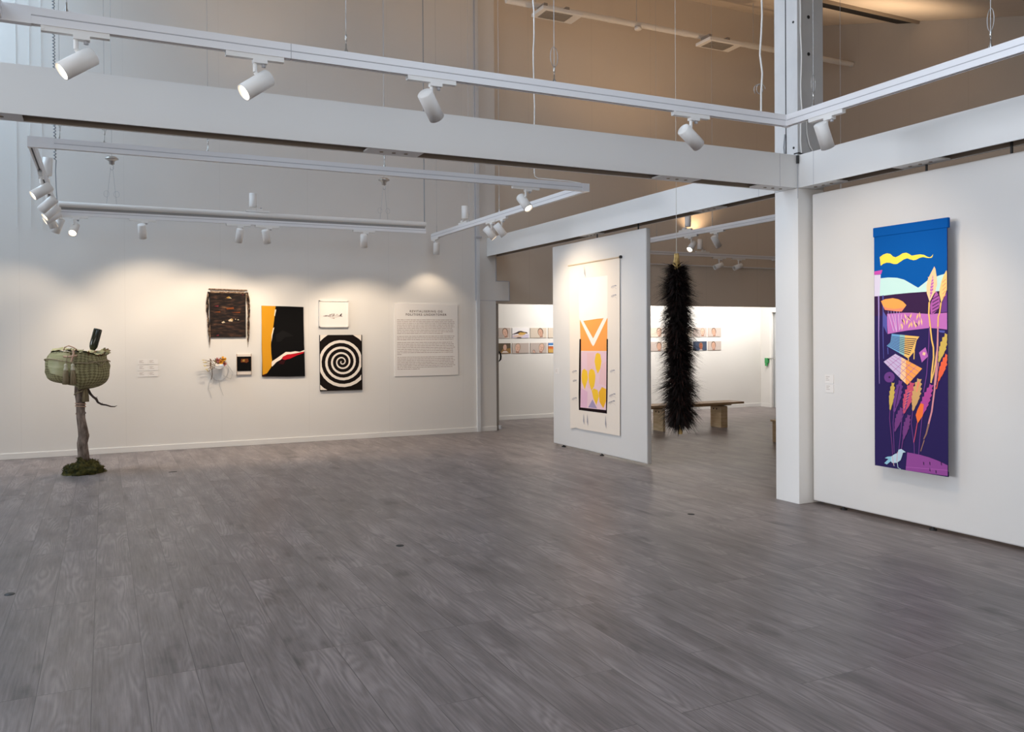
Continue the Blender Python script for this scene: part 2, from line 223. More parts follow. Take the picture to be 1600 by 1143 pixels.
PALE = [('p','cream',[(261,2271),(969,2270),(949,398),(244,320)]),('p','orange',[(276,1730),(963,1740),(948,1328),(297,1323)]),('p','white',[(261,2271),(969,2270),(963,1747),(859,1744),(370,1717),(254,1757)]),('p','white',[(255,1760),(334,1744),(613,1486),(878,1747),(963,1747),(646,1410),(612,1384),(573,1414)]),('p','pink',[(307,1318),(946,1325),(918,585),(277,575)]),('p','palerose',[(457,1297),(638,1299),(633,808),(466,850)]),('p','palerose',[(812,1160),(931,1198),(928,887),(743,914)]),('p','pinkmauve',[(294,834),(465,792),(449,580),(280,578)]),('p','yellow',[(679,1289),(720,1302),(787,1287),(815,1195),(785,1102),(724,1038),(677,1099),(644,1191)]),('p','yellow',[(333,1067),(384,1089),(455,1063),(479,977),(460,930),(395,820),(324,910),(308,985)]),('p','yellow',[(518,1073),(567,1094),(636,1076),(665,1013),(655,939),(633,873),(564,810),(502,917),(489,1006)]),('p','yellow',[(626,844),(715,827),(747,750),(685,632),(611,714),(571,812)]),('p','amber',[(741,800),(822,872),(921,852),(915,697),(853,604),(760,680)]),('p','greyviolet',[(590,701),(701,591),(480,590)]),('p','black',[(263,1479),(305,1479),(296,967),(277,580),(237,538),(232,742),(241,965)]),('p','black',[(941,1478),(971,1478),(959,994),(953,784),(937,545),(914,543),(929,993)]),('p','black',[(237,575),(938,587),(937,545),(237,539)]),('l','pencil',(3,5),[(1051,2110),(1102,2118),(1140,2139),(1172,2135)]),('l','pencil',(3,5),[(1051,2117),(1102,2128),(1140,2134),(1172,2131)]),('l','pencil',(3,5),[(1051,2124),(1102,2137),(1140,2128),(1172,2127)]),('l','pencil',2,[(1077,2100),(1127,2118),(1184,2089)]),('l','pencil',(3,5),[(1050,1996),(1101,2004),(1139,2026),(1170,2022)]),('l','pencil',(3,5),[(1050,2003),(1101,2014),(1139,2021),(1170,2018)]),('l','pencil',(3,5),[(1050,2010),(1101,2024),(1139,2015),(1170,2014)]),('l','pencil',2,[(1075,1986),(1126,2005),(1182,1976)]),('l','pencil',(3,5),[(60,1024),(114,1037),(155,1061),(188,1059)]),('l','pencil',(3,5),[(60,1032),(114,1047),(155,1055),(188,1055)]),('l','pencil',(3,5),[(60,1039),(115,1058),(155,1049),(188,1050)]),('l','pencil',2,[(87,1017),(141,1039),(201,1016)]),('l','pencil',(3,5),[(1014,1064),(1060,1075),(1095,1098),(1123,1096)]),('l','pencil',(3,5),[(1014,1071),(1061,1085),(1095,1092),(1123,1092)]),('l','pencil',(3,5),[(1014,1078),(1061,1095),(1095,1087),(1123,1088)]),('l','pencil',2,[(1037,1057),(1083,1077),(1134,1056)]),('l','pencil',(3,5),[(81,907),(123,917),(155,936),(181,935)]),('l','pencil',(3,5),[(81,914),(123,927),(155,930),(181,930)]),('l','pencil',(3,5),[(81,922),(124,938),(155,924),(181,926)]),('l','pencil',2,[(102,901),(144,919),(191,901)]),('l','pencil',(3,5),[(56,660),(110,674),(150,700),(184,699)]),('l','pencil',(3,5),[(56,668),(110,685),(150,694),(184,695)]),('l','pencil',(3,5),[(56,675),(110,696),(150,688),(184,690)]),('l','pencil',2,[(83,654),(137,678),(196,656)]),('l','pencil',(3,5),[(992,759),(1053,776),(1100,807),(1137,806)]),('l','pencil',(3,5),[(992,766),(1053,786),(1099,801),(1137,802)]),('l','pencil',(3,5),[(992,773),(1054,795),(1099,796),(1137,797)]),('l','pencil',2,[(1022,751),(1084,779),(1152,752)]),('l','pencil',(3,5),[(978,671),(1040,688),(1086,720),(1124,719)]),('l','pencil',(3,5),[(978,678),(1040,698),(1086,714),(1124,715)]),('l','pencil',(3,5),[(978,685),(1040,708),(1086,709),(1124,711)]),('l','pencil',2,[(1009,663),(1070,692),(1138,665)]),('p','pencil',[(397,2436),(429,2340),(439,2278),(398,2335)]),('p','pencil',[(362,500),(381,413),(378,354),(350,403)]),('p','pencil',[(455,507),(477,413),(477,349),(446,402)]),('p','pencil',[(904,521),(923,421),(921,354),(894,410)])]
PALE_OUT = [(-20,2467),(1244,2470),(1229,295),(1076,294),(681,294),(244,289),(163,299),(13,270),(-40,286)]
RUG = [('p','yellow',[(1,1984),(196,1980),(184,1873),(172,1761),(158,1671),(137,1558),(125,1423),(130,1288),(140,1198),(130,1108),(67,1018),(7,994),(0,1425)]),('p','white',[(185,1929),(204,1930),(184,1834),(176,1845)]),('p','white',[(158,1665),(175,1673),(148,1564),(134,1463),(135,1569)]),('p','white',[(134,1182),(223,1242),(334,1319),(401,1316),(469,1327),(536,1319),(607,1347),(607,1325),(491,1300),(356,1279),(295,1254),(267,1213),(200,1175),(142,1112),(132,1120)]),('p','red',[(295,1254),(356,1283),(468,1293),(595,1322),(587,1299),(491,1266),(401,1225),(322,1206),(278,1216)]),('p','maroon',[(245,1196),(333,1206),(300,1139),(233,1151)]),('p','maroon',[(7,994),(67,1014),(45,976),(1,974)]),('p','char',[(193,1569),(293,1631),(392,1585),(448,1545),(336,1535),(258,1467),(203,1468)])]
RUG_OUT = [(1,1984),(196,1979),(385,1977),(593,1970),(592,1762),(598,1419),(603,1213),(607,961),(354,961),(132,969),(-1,972),(3,1201),(-1,1425),(2,1760)]
SPIRAL = [('p','cream',[(326,1162),(324,1163),(308,1171),(313,1174)]),('p','cream',[(324,1163),(321,1163),(304,1167),(308,1171)]),('p','cream',[(321,1163),(319,1161),(301,1162),(304,1167)]),('p','cream',[(319,1161),(317,1159),(300,1155),(301,1162)]),('p','cream',[(317,1159),(316,1155),(300,1148),(300,1155)]),('p','cream',[(316,1155),(316,1151),(302,1140),(300,1148)]),('p','cream',[(316,1151),(317,1147),(307,1133),(302,1140)]),('p','cream',[(317,1147),(320,1143),(313,1127),(307,1133)]),('p','cream',[(320,1143),(324,1140),(322,1122),(313,1127)]),('p','cream',[(324,1140),(330,1137),(332,1120),(322,1122)]),('p','cream',[(330,1137),(336,1136),(342,1120),(332,1120)]),('p','cream',[(336,1136),(343,1137),(353,1123),(342,1120)]),('p','cream',[(343,1137),(350,1140),(363,1128),(353,1123)]),('p','cream',[(350,1140),(357,1145),(372,1137),(363,1128)]),('p','cream',[(357,1145),(362,1152),(379,1147),(372,1137)]),('p','cream',[(362,1152),(365,1160),(383,1160),(379,1147)]),('p','cream',[(365,1160),(367,1170),(384,1174),(383,1160)]),('p','cream',[(367,1170),(365,1180),(381,1188),(384,1174)]),('p','cream',[(365,1180),(361,1190),(375,1202),(381,1188)]),('p','cream',[(361,1190),(354,1199),(365,1214),(375,1202)]),('p','cream',[(354,1199),(345,1207),(352,1224),(365,1214)]),('p','cream',[(345,1207),(334,1212),(336,1231),(352,1224)]),('p','cream',[(334,1212),(321,1214),(319,1234),(336,1231)]),('p','cream',[(321,1214),(307,1214),(300,1232),(319,1234)]),('p','cream',[(307,1214),(294,1209),(283,1226),(300,1232)]),('p','cream',[(294,1209),(282,1202),(266,1216),(283,1226)]),('p','cream',[(282,1202),(271,1191),(253,1201),(266,1216)]),('p','cream',[(271,1191),(263,1178),(243,1183),(253,1201)]),('p','cream',[(263,1178),(259,1162),(238,1163),(243,1183)]),('p','cream',[(259,1162),(258,1146),(237,1141),(238,1163)]),('p','cream',[(258,1146),(262,1129),(243,1119),(237,1141)]),('p','cream',[(262,1129),(270,1113),(253,1098),(243,1119)]),('p','cream',[(270,1113),(282,1099),(269,1080),(253,1098)]),('p','cream',[(282,1099),(298,1087),(290,1066),(269,1080)]),('p','cream',[(298,1087),(316,1080),(313,1057),(290,1066)]),('p','cream',[(316,1080),(337,1077),(339,1054),(313,1057)]),('p','cream',[(337,1077),(358,1079),(366,1057),(339,1054)]),('p','cream',[(358,1079),(378,1086),(392,1066),(366,1057)]),('p','cream',[(378,1086),(396,1099),(415,1082),(392,1066)]),('p','cream',[(396,1099),(412,1115),(434,1104),(415,1082)]),('p','cream',[(412,1115),(423,1136),(447,1130),(434,1104)]),('p','cream',[(423,1136),(428,1159),(454,1159),(447,1130)]),('p','cream',[(428,1159),(428,1184),(453,1190),(454,1159)]),('p','cream',[(428,1184),(422,1208),(445,1220),(453,1190)]),('p','cream',[(422,1208),(409,1231),(429,1248),(445,1220)]),('p','cream',[(409,1231),(391,1251),(407,1272),(429,1248)]),('p','cream',[(391,1251),(368,1266),(378,1291),(407,1272)]),('p','cream',[(368,1266),(342,1276),(346,1302),(378,1291)]),('p','cream',[(342,1276),(313,1279),(310,1306),(346,1302)]),('p','cream',[(313,1279),(284,1275),(275,1301),(310,1306)]),('p','cream',[(284,1275),(257,1264),(241,1287),(275,1301)]),('p','cream',[(257,1264),(232,1247),(211,1265),(241,1287)]),('p','cream',[(232,1247),(212,1223),(187,1237),(211,1265)]),('p','cream',[(212,1223),(198,1195),(170,1202),(187,1237)]),('p','cream',[(198,1195),(191,1164),(162,1164),(170,1202)]),('p','cream',[(191,1164),(192,1131),(163,1124),(162,1164)]),('p','cream',[(192,1131),(201,1098),(175,1085),(163,1124)]),('p','cream',[(201,1098),(218,1068),(195,1049),(175,1085)]),('p','cream',[(218,1068),(242,1043),(225,1018),(195,1049)]),('p','cream',[(242,1043),(272,1023),(261,995),(225,1018)]),('p','cream',[(272,1023),(307,1010),(303,980),(261,995)]),('p','cream',[(307,1010),(345,1007),(348,976),(303,980)]),('p','cream',[(345,1007),(383,1012),(394,982),(348,976)]),('p','cream',[(383,1012),(419,1026),(437,1000),(394,982)]),('p','cream',[(419,1026),(451,1050),(475,1028),(437,1000)]),('p','cream',[(451,1050),(477,1080),(506,1065),(475,1028)]),('p','cream',[(477,1080),(495,1117),(527,1109),(506,1065)]),('p','cream',[(495,1117),(503,1158),(537,1157),(527,1109)]),('p','cream',[(503,1158),(501,1200),(534,1208),(537,1157)]),('p','cream',[(501,1200),(489,1242),(519,1257),(534,1208)]),('p','cream',[(489,1242),(467,1280),(493,1302),(519,1257)]),('p','cream',[(467,1280),(435,1312),(455,1340),(493,1302)]),('p','cream',[(435,1312),(396,1337),(409,1369),(455,1340)]),('p','cream',[(396,1337),(352,1351),(356,1385),(409,1369)]),('p','cream',[(352,1351),(305,1355),(301,1389),(356,1385)]),('p','cream',[(305,1355),(258,1347),(245,1380),(301,1389)]),('p','cream',[(258,1347),(213,1328),(193,1357),(245,1380)]),('p','cream',[(213,1328),(174,1299),(148,1323),(193,1357)]),('p','cream',[(174,1299),(143,1260),(111,1277),(148,1323)]),('p','cream',[(143,1260),(122,1215),(87,1224),(111,1277)]),('p','cream',[(122,1215),(112,1165),(75,1166),(87,1224)]),('p','cream',[(112,1165),(115,1113),(79,1105),(75,1166)]),('p','cream',[(115,1113),(130,1063),(97,1046),(79,1105)]),('p','cream',[(130,1063),(157,1017),(129,993),(97,1046)]),('p','cream',[(157,1017),(195,977),(174,947),(129,993)]),('p','cream',[(195,977),(243,948),(229,913),(174,947)]),('p','cream',[(243,948),(297,930),(292,892),(229,913)]),('p','cream',[(297,930),(354,925),(358,886),(292,892)]),('p','cream',[(354,925),(412,934),(425,897),(358,886)]),('p','cream',[(412,934),(466,957),(489,924),(425,897)]),('p','cream',[(466,957),(514,992),(544,965),(489,924)]),('p','cream',[(514,992),(553,1039),(589,1020),(544,965)]),('p','cream',[(553,1039),(579,1095),(618,1085),(618,1083),(589,1020)]),('p','cream',[(618,1085),(579,1095),(590,1156),(618,1156)]),('p','cream',[(618,1156),(590,1156),(587,1219),(619,1227)]),('p','cream',[(619,1227),(587,1219),(567,1281),(605,1300),(619,1255)]),('p','cream',[(567,1281),(533,1337),(565,1364),(605,1300)]),('p','cream',[(533,1337),(486,1383),(510,1417),(565,1364)]),('p','cream',[(486,1383),(428,1418),(444,1457),(510,1417)]),('p','cream',[(428,1418),(363,1438),(369,1480),(444,1457)]),('p','cream',[(363,1438),(295,1442),(290,1484),(369,1480)]),('p','cream',[(295,1442),(227,1430),(212,1470),(290,1484)]),('p','cream',[(227,1430),(163,1401),(139,1437),(212,1470)]),('p','cream',[(163,1401),(108,1358),(76,1387),(139,1437)]),('p','cream',[(108,1358),(64,1303),(26,1323),(76,1387)]),('p','cream',[(64,1303),(35,1238),(2,1246),(3,1271),(26,1323)]),('p','cream',[(2,1246),(35,1238),(22,1167),(2,1167)]),('p','cream',[(2,1167),(22,1167),(27,1094),(1,1088)]),('p','cream',[(1,1088),(27,1094),(49,1023),(9,1003),(1,1031)]),('p','cream',[(49,1023),(88,958),(54,929),(9,1003)]),('p','cream',[(88,958),(142,903),(116,867),(54,929)]),('p','cream',[(142,903),(209,862),(192,820),(116,867)]),('p','cream',[(209,862),(284,838),(278,792),(192,820)]),('p','cream',[(284,838),(365,832),(370,785),(278,792)]),('p','cream',[(365,832),(445,845),(462,800),(370,785)]),('p','cream',[(445,845),(521,877),(548,837),(462,800)]),('p','cream',[(521,877),(587,927),(616,901),(616,889),(548,837)]),('p','cream',[(616,901),(587,927),(617,965)]),('p','cream',[(5,1562),(119,1562),(55,1516),(4,1467)]),('p','cream',[(496,1560),(622,1560),(621,1468),(580,1506)]),('p','cream',[(-1,831),(49,783),(104,750),(-2,753)])]
# ------------------------------------------------------------------ palette
WHITE = wall_mat('white_wall_paint', (.76, .735, .70, 1))
WALLN = wall_mat('north_wall_paint', (.76, .735, .70, 1), seam=.03, axis='X', period=1.22, phase=.35)
UPPERDIM = wall_mat('upper_wall_warm_dim', (.74, .655, .555, 1), seam=.06, axis='X', period=1.22, phase=.35)  # beige paints the hall's warm dim light into white boards
SIDEDIM = wall_mat('upper_side_dim', (.40, .34, .28, 1), seam=.06, axis='Y', period=1.1, phase=.2)  # darker copy, with the side wall's dimness put into the colour
PANEL = wall_mat('panel_paint', (.735, .72, .70, 1))
BEAM = mat('beam_paint', (.84, .84, .83, 1), .55, 0, .3)
BEAMIN = mat('beam_inside_shaded', (.30, .25, .20, 1), .8, 0, .2)  # shade inside the open beams put into the colour; bolts share it
STEEL = noisy('painted_steel', (.66, .67, .68, 1), (.72, .73, .74, 1), (6, 6, 3), .5, .03)
CEIL = wall_mat('ceiling_boards', (.80, .70, .59, 1), seam=.12, axis='X', period=.6)
TRIM = mat('trim_white', (.78, .76, .73, 1), .5)
RAIL = mat('track_white', (.84, .84, .86, 1), .35, 0, .5)
RAILSLOT = mat('track_slot', (.10, .10, .105, 1), .6)
RAILGREY = mat('track_groove', (.5, .5, .53, 1), .6)
LAMPW = mat('lamp_white', (.84, .83, .81, 1), .4, 0, .5)
METAL = mat('brushed_metal', (.55, .54, .52, 1), .3, 1)
DARKM = mat('dark_metal', (.03, .03, .03, 1), .5, 0, .4)
BLACK = mat('matt_black', (.012, .011, .011, 1), .6, 0, .3)
CABLE = mat('white_cable', (.8, .8, .78, 1), .5)
WIRE = mat('steel_wire', (.5, .5, .5, 1), .4, .6)
LENS = mat('lens_lit', (1, .9, .75, 1), .4, emit=(1, .80, .56, 1), es=16)
LENSOFF = mat('lens_off', (.5, .48, .44, 1), .2)
FLOOR = floor_mat()

# ------------------------------------------------------------------ room shell
YN, CZ, SL = 12.42, 7.61, .297            # gallery end wall; roof height there and its fall towards the viewer
cz = lambda y: CZ-SL*(12.41-y)
struct(MB().box(-16.2, 13, -3.2, 14.2, -.12, 0, FLOOR).build('floor'))
def prism_wall(mb, x0, x1, y0, y1, z0, m):   # top follows the roof slope
    vs = [(x0,y0,z0),(x1,y0,z0),(x1,y1,z0),(x0,y1,z0),(x0,y0,cz(y0)+.05),(x1,y0,cz(y0)+.05),(x1,y1,cz(y1)+.05),(x0,y1,cz(y1)+.05)]
    return mb.add(vs, [(3,2,1,0),(4,5,6,7),(0,1,5,4),(1,2,6,5),(2,3,7,6),(3,0,4,7)], m)
mb = MB(); prism_wall(mb, -16.0, 5.72, YN, 12.60, 0, WALLN)
mb.box(5.72, 5.96, YN, 12.60, 2.10, 2.42, WALLN)
struct(mb.build('wall_north'))
struct(prism_wall(MB(), 5.72, 12.9, 12.47, 12.62, 2.06, UPPERDIM).build('wall_north_upper'))
mb = MB(); prism_wall(mb, 12.7, 12.9, -3.2, 12.6, 0, SIDEDIM); struct(mb.build('wall_east'))
struct(MB().box(-16.2, -7, -3.2, -3.0, 0, cz(-3)+.05, WHITE).box(3, 12.9, -3.2, -3.0, 0, cz(-3)+.05, WHITE).box(-7, 3, -3.2, -3.0, 0, 1.0, WHITE).box(-7, 3, -3.2, -3.0, 2.75, cz(-3)+.05, WHITE).build('wall_south'))
mb = MB()  # unseen window behind the camera, added to light the beam fronts
for x in (-7, -4.5, -2, .5, 2.94): mb.box(x, x+.06, -3.15, -3.05, 1.0, 2.75, TRIM)
mb.box(-7, 3, -3.15, -3.05, 1.0, 1.06, TRIM).box(-7, 3, -3.15, -3.05, 2.69, 2.75, TRIM)
struct(mb.build('window_5'))
SKY = [(-3.4, 10.9, 2.4, 1.8), (-2.6, 3.2, 3.0, 3.0), (3.5, 7.4, 2.4, 2.0), (2.6, 1.6, 2.4, 2.4)]  # unseen glowing roof panes; all but the first added to shape the daylight
for i, (x, y, sx, sy) in enumerate(SKY):
    Ms = Matrix.Translation((x, y, cz(y)-.03)) @ Matrix.Rotation(math.atan(SL), 4, 'X'); a, b_ = sx/2, sy/2
    mb = MB().box(-a, a, -b_, b_, 0, .02, mat('unseen_skylight_pane', (.8, .9, 1, 1), .2, emit=(.62, .78, 1, 1), es=1.2), Ms)
    for q in ((-a-.06, -a, -b_-.06, b_+.06), (a, a+.06, -b_-.06, b_+.06), (-a, a, -b_-.06, -b_), (-a, a, b_, b_+.06)): mb.box(*q, -.04, .03, TRIM, Ms)
    struct(mb.build('window_%d' % (i+6)))
# west wall with three tall windows
mb = MB()
wins = [(-2.2, .4), (.8, 3.3), (3.6, 6.2), (6.6, 9.2)]
ys = [-3.2]+[q for w in wins for q in w]+[12.6]
for i in range(0, len(ys), 2): prism_wall(mb, -16.2, -16.0, ys[i], ys[i+1], 0, WHITE)
for a, b_ in wins:
    mb.box(-16.2, -16.0, a, b_, 0, 1.8, WHITE)
    zt = cz(a)-.35; vs = [(-16.2,a,zt),(-16.0,a,zt),(-16.0,b_,zt),(-16.2,b_,zt),(-16.2,a,cz(a)+.05),(-16.0,a,cz(a)+.05),(-16.0,b_,cz(b_)+.05),(-16.2,b_,cz(b_)+.05)]
    mb.add(vs, [(3,2,1,0),(4,5,6,7),(0,1,5,4),(1,2,6,5),(2,3,7,6),(3,0,4,7)], WHITE)
struct(mb.build('wall_west'))
for i, (a, b_) in enumerate(wins):
    zt = cz(a)-.35; mb = MB()
    for y in (a, (a+b_)/2-.03, b_-.06): mb.box(-16.16, -16.06, y, y+.06, 1.8, zt, TRIM)
    for z in (1.8, (1.8+zt)/2, zt-.06): mb.box(-16.155, -16.065, a, b_, z, z+.06, TRIM)
    struct(mb.build('window_%d' % (i+1)))
# roof
vs = [(-16.2,-3.2,cz(-3.2)),(12.9,-3.2,cz(-3.2)),(12.9,12.62,cz(12.62)),(-16.2,12.62,cz(12.62))]
vs += [(x, y, z+.15) for x, y, z in vs]
struct(MB().add(vs, [(0,1,2,3),(7,6,5,4),(0,4,5,1),(1,5,6,2),(2,6,7,3),(3,7,4,0)], CEIL).build('ceiling'))
# dark recessed slot in the roof boards
M = Matrix.Translation((11.6, 10.3, cz(10.3))) @ Matrix.Rotation(math.atan(SL), 4, 'X')
o = MB().box(-1.9, 1.28, -.22, .22, -.03, .012, BLACK, M).box(-1.9, 1.28, -.27, -.22, -.05, .012, BEAMIN, M).box(1.28, 1.32, -.27, .22, -.05, .012, BEAMIN, M).build('ceiling_vent_slot')
tag(o, 'long dark ventilation slot in the sloping roof boards behind the column top', 'vent')
# passage behind the low opening
struct(MB().box(4.6, 12.9, 13.95, 14.1, 0, 2.7, WHITE).build('wall_passage'))
struct(MB().box(4.6, 12.9, 12.62, 14.1, 2.62, 2.72, WHITE).build('ceiling_passage'))
struct(MB().box(4.6, 4.75, 12.60, 13.95, 0, 2.62, WHITE).build('wall_passage_west'))
mb = MB().box(12.66, 12.8, 13.67, 13.95, 0, 2.62, WHITE).box(12.66, 12.8, 12.62, 12.80, 0, 2.62, WHITE).box(12.66, 12.8, 12.80, 13.67, 2.06, 2.62, WHITE)
struct(mb.build('wall_passage_east'))
d = struct(MB().box(12.72, 12.76, 12.80, 13.67, 0, 2.06, mat('door_grey', (.55, .56, .56, 1), .5)).build('door_1'))
mb = MB().box(12.645, 12.70, 13.61, 13.67, 0, 2.06, TRIM).box(12.645, 12.70, 12.8, 12.86, 0, 2.06, TRIM).box(12.645, 12.70, 12.86, 13.61, 2.0, 2.06, TRIM)
mb.build('door_frame', d)
GREEN = mat('exit_green', (.05, .32, .10, 1), .4)
h = MB().box(12.60, 12.67, 13.69, 13.77, .93, 1.04, GREEN).box(12.60, 12.63, 13.70, 13.76, .87, .93, GREEN).tube([(12.63, 13.69, 1.03), (12.60, 13.3, 1.03)], .011, METAL).build('door_handle_box', bevel=.006)
tag(h, 'small green emergency door handle box beside the far passage door', 'door handle')
# edge of a folding door at the jamb
d2 = struct(MB().box(5.725, 5.80, 12.50, 12.58, 0, 2.10, mat('jamb_grey', (.36, .32, .28, 1), .6)).build('door_2'))
mb = MB().tube([(5.80, 12.485, 1.28), (5.815, 12.46, 1.25), (5.818, 12.455, 1.20), (5.815, 12.46, 1.15), (5.80, 12.485, 1.12)], [.008,.014,.016,.014,.008], BLACK)
mb.build('door_handle', d2)
MB().tube([(5.79, 12.44, .02), (5.79, 12.44, .08)], .028, RAILGREY, 12).build('door_stop', d2)
# skirting boards
struct(MB().box(-16.0, 5.72, YN-.014, YN, 0, .075, TRIM).build('baseboard_north', bevel=.003))
struct(MB().box(4.75, 12.66, 13.936, 13.95, 0, .075, TRIM).build('baseboard_passage', bevel=.003))
struct(MB().box(12.646, 12.66, 13.67, 13.936, 0, .075, TRIM).build('baseboard_passage_east'))
# upright white service strip on the end wall with its collar
mb = MB().box(5.372, 5.428, YN-.03, YN, 0, cz(YN)-.01, STEEL).box(5.355, 5.372, YN-.02, YN, 2.1, cz(YN)-.01, DARKM if False else RAILGREY)
mb.box(5.34, 5.46, YN-.05, YN-.03, 3.10, 3.125, RAILGREY)
struct(mb.build('trim_1'))
struct(MB().box(5.715, 5.735, YN-.004, YN, 2.42, 2.80, RAILGREY).box(5.95, 5.97, YN-.006, YN, 2.10, 2.42, RAILGREY).box(5.715, 5.95, YN-.004, YN, 2.415, 2.428, RAILGREY).box(5.44, 5.96, YN-.004, YN, 2.10, 2.108, RAILGREY).build('trim_2'))

# column and the three clad beams
XB, YB, ZB, ZT = 5.567, 5.654, 2.815, 3.105
mb = MB().box(XB, XB+.31, YB, YB+.286, 0, ZB, BEAM)
mb.box(XB+.0, XB+.31, YB, YB+.286, ZB, cz(YB)+.03, STEEL)
struct(mb.build('column', bevel=.004))
mb = MB().box(XB-.002, XB, 5.79, 5.800, ZT, cz(YB), DARKM)
for z, y in ((3.42, 5.74), (3.18, 5.70), (3.16, 5.90), (4.3, 5.70)): mb.tube([(XB, y, z), (XB-.004, y, z)], .011, DARKM, 10)
for z, x in ((4.02, 5.70), (4.35, 5.70)): mb.tube([(x, YB, z), (x, YB-.004, z)], .016, DARKM, 10)
struct(mb.build('trim_3'))
def beam(name, along, a, b_, c0, c1, plates, joints):
    mb = MB()
    def bx(p0, p1, q0, q1, z0, z1, m):
        if along == 'X': mb.box(p0, p1, q0, q1, z0, z1, m)
        else: mb.box(q0, q1, p0, p1, z0, z1, m)
    bx(a, b_, c0, c0+.016, ZB, ZT, BEAM); bx(a, b_, c1-.016, c1, ZB, ZT, BEAM)
    bx(a, b_, c0+.016, c1-.016, ZT-.012, ZT-.001, BEAM); bx(a, b_, c0+.016, c1-.016, ZB+.045, ZB+.06, BEAMIN)
    bx(a, b_, c0+.016, c0+.019, ZB+.002, ZB+.045, BEAMIN); bx(a, b_, c1-.019, c1-.016, ZB+.002, ZB+.045, BEAMIN)  # thin dark linings paint the shade on the inner faces
    for p in plates:
        bx(p-.2, p+.2, c0+.016, c1-.016, ZB+.001, ZB+.013, BEAM)
        for k in (-.09, 0, .09):
            c = (p+k, (c0+c1)/2, ZB) if along == 'X' else ((c0+c1)/2, p+k, ZB)
            mb.tube([c, (c[0], c[1], ZB-.004)], .014, BEAMIN, 8)
    for j in joints: bx(j-.002, j+.002, c0-.0008, c0, ZB, ZT, RAILGREY)
    return struct(mb.build(name))
beam('beam', 'X', -16.0, XB-.001, YB, YB+.19, (-.62, 1.86, 4.32, 5.365), (5.36,))
beam('beam', 'Y', -3.0, YB, XB, XB+.19, (5.45, 4.48, 2.0), (5.47,))
beam('beam', 'Y', YB+.287, YN, XB, XB+.19, (9.35, 7.0), (6.15,))
struct(MB().box(XB, XB+.19, YB-.001, YB+.19, ZB, ZT, BEAM).build('beam'))
MBc = MB().tube([(XB-.012, YB-.012, 3.10), (XB-.012, YB-.012, 3.03)], .012, DARKM, 10).tube([(XB-.01, YB-.01, 3.03), (XB-.01, YB-.01, 2.72)], .003, RAILGREY, 6)
MBc.tube([(XB-.045, YB+.0, 3.112), (XB-.01, YB-.02, 3.122), (XB+.05, YB-.03, 3.112)], .006, DARKM, 6)
tag(MBc.build('corner_bracket'), 'small dark metal bracket clamped at the beam corner on the column', 'bracket')

# ------------------------------------------------------------------ display panels hung under the beam
def panel(name, x0, x1, y0, y1, label, pins, feet):
    root = empty(name, ((x0+x1)/2, (y0+y1)/2, 0), label, 'display panel', 'hanging display panels')
    lp = root.location
    local(lp, MB().box(x0, x1, y0, y1, .03, 2.762, PANEL)).build('panel_board', root, bevel=.012)
    for y in pins: local(lp, MB().tube([((x0+x1)/2, y, 2.76), ((x0+x1)/2, y, ZB+.045)], .009, DARKM, 10)).build('hanger_pin', root)
    for y in feet: local(lp, MB().tube([(x0+.03, y, 0), (x0+.03, y, .012)], .028, DARKM, 12).tube([(x0+.03, y, .012), (x0+.03, y, .032)], .012, DARKM, 8)).build('foot', root)
    return root
panel('display_panel', 5.643, 5.708, 8.10, 10.36, 'white hanging panel that carries the pale banner with yellow leaves', (9.22, 8.3), (10.12, 9.13))
panel('display_panel', 5.70, 5.765, 3.40, 5.62, 'white panel beside the column that carries the colourful blue and purple banner', (4.48, 3.8), (5.30, 4.43))

# ------------------------------------------------------------------ lighting tracks
def rail(mb, p, q, w=.042, zb=3.02, zt=3.10):
    """white track bar along X or Y: ribbed side faces and a dark slot underneath"""
    (x0, y0), (x1, y1) = p, q
    if abs(x1-x0) > abs(y1-y0):
        x0, x1 = sorted((x0, x1)); y = y0; B = lambda a, b_, z0, z1, m: mb.box(x0, x1, y+a, y+b_, z0, z1, m)
    else:
        y0, y1 = sorted((y0, y1)); x = x0; B = lambda a, b_, z0, z1, m: mb.box(x+a, x+b_, y0, y1, z0, z1, m)
    B(-w/2, w/2, zb+.042, zt, RAIL); B(-w/2+.002, w/2-.002, zb+.036, zb+.042, RAILGREY)
    B(-w/2, w/2, zb+.008, zb+.036, RAIL); B(-w/2, -.007, zb, zb+.008, RAIL); B(.007, w/2, zb, zb+.008, RAIL)
    B(-.007, .007, zb+.006, zb+.0085, RAILSLOT)
    return mb
def hang(root, x, y, z, top=None, loop=1):
    """steel wire with grip and the coiled spare end, up to the roof"""
    top = top or cz(y)
    lp = root.location
    mb = MB().tube([(x, y, z), (x, y, top)], .0022, WIRE, 6)
    mb.lathe([(.013, 0), (.011, .012), (.005, .022), (.004, .05), (.0, .052)], METAL, 10, Matrix.Translation((x, y, z)))
    mb.lathe([(.0, .06), (.006, .065), (.006, .1), (.0, .105)], METAL, 8, Matrix.Translation((x, y, z)))
    if loop:
        pts = [(x+.03*math.sin(t)*math.cos(loop), y+.03*math.sin(t)*math.sin(loop), z+.16+.062*math.cos(t)) for t in [k*.4 for k in range(28)]]
        mb.tube(pts, .0022, WIRE, 5)
    return local(lp, mb).build('suspension_wire', root)
def cord(root, pts, r=.005, m=None, name='power_cable'):
    return local(root.location, MB().tube(pts, r, m or CABLE, 8)).build(name, root)
def wob(x, y, z0, z1, a=.006, n=14, seed=1):
    rn = random.Random(seed)
    return [(x+rn.uniform(-a, a), y+rn.uniform(-a, a), z0+(z1-z0)*i/n) for i in range(n+1)]

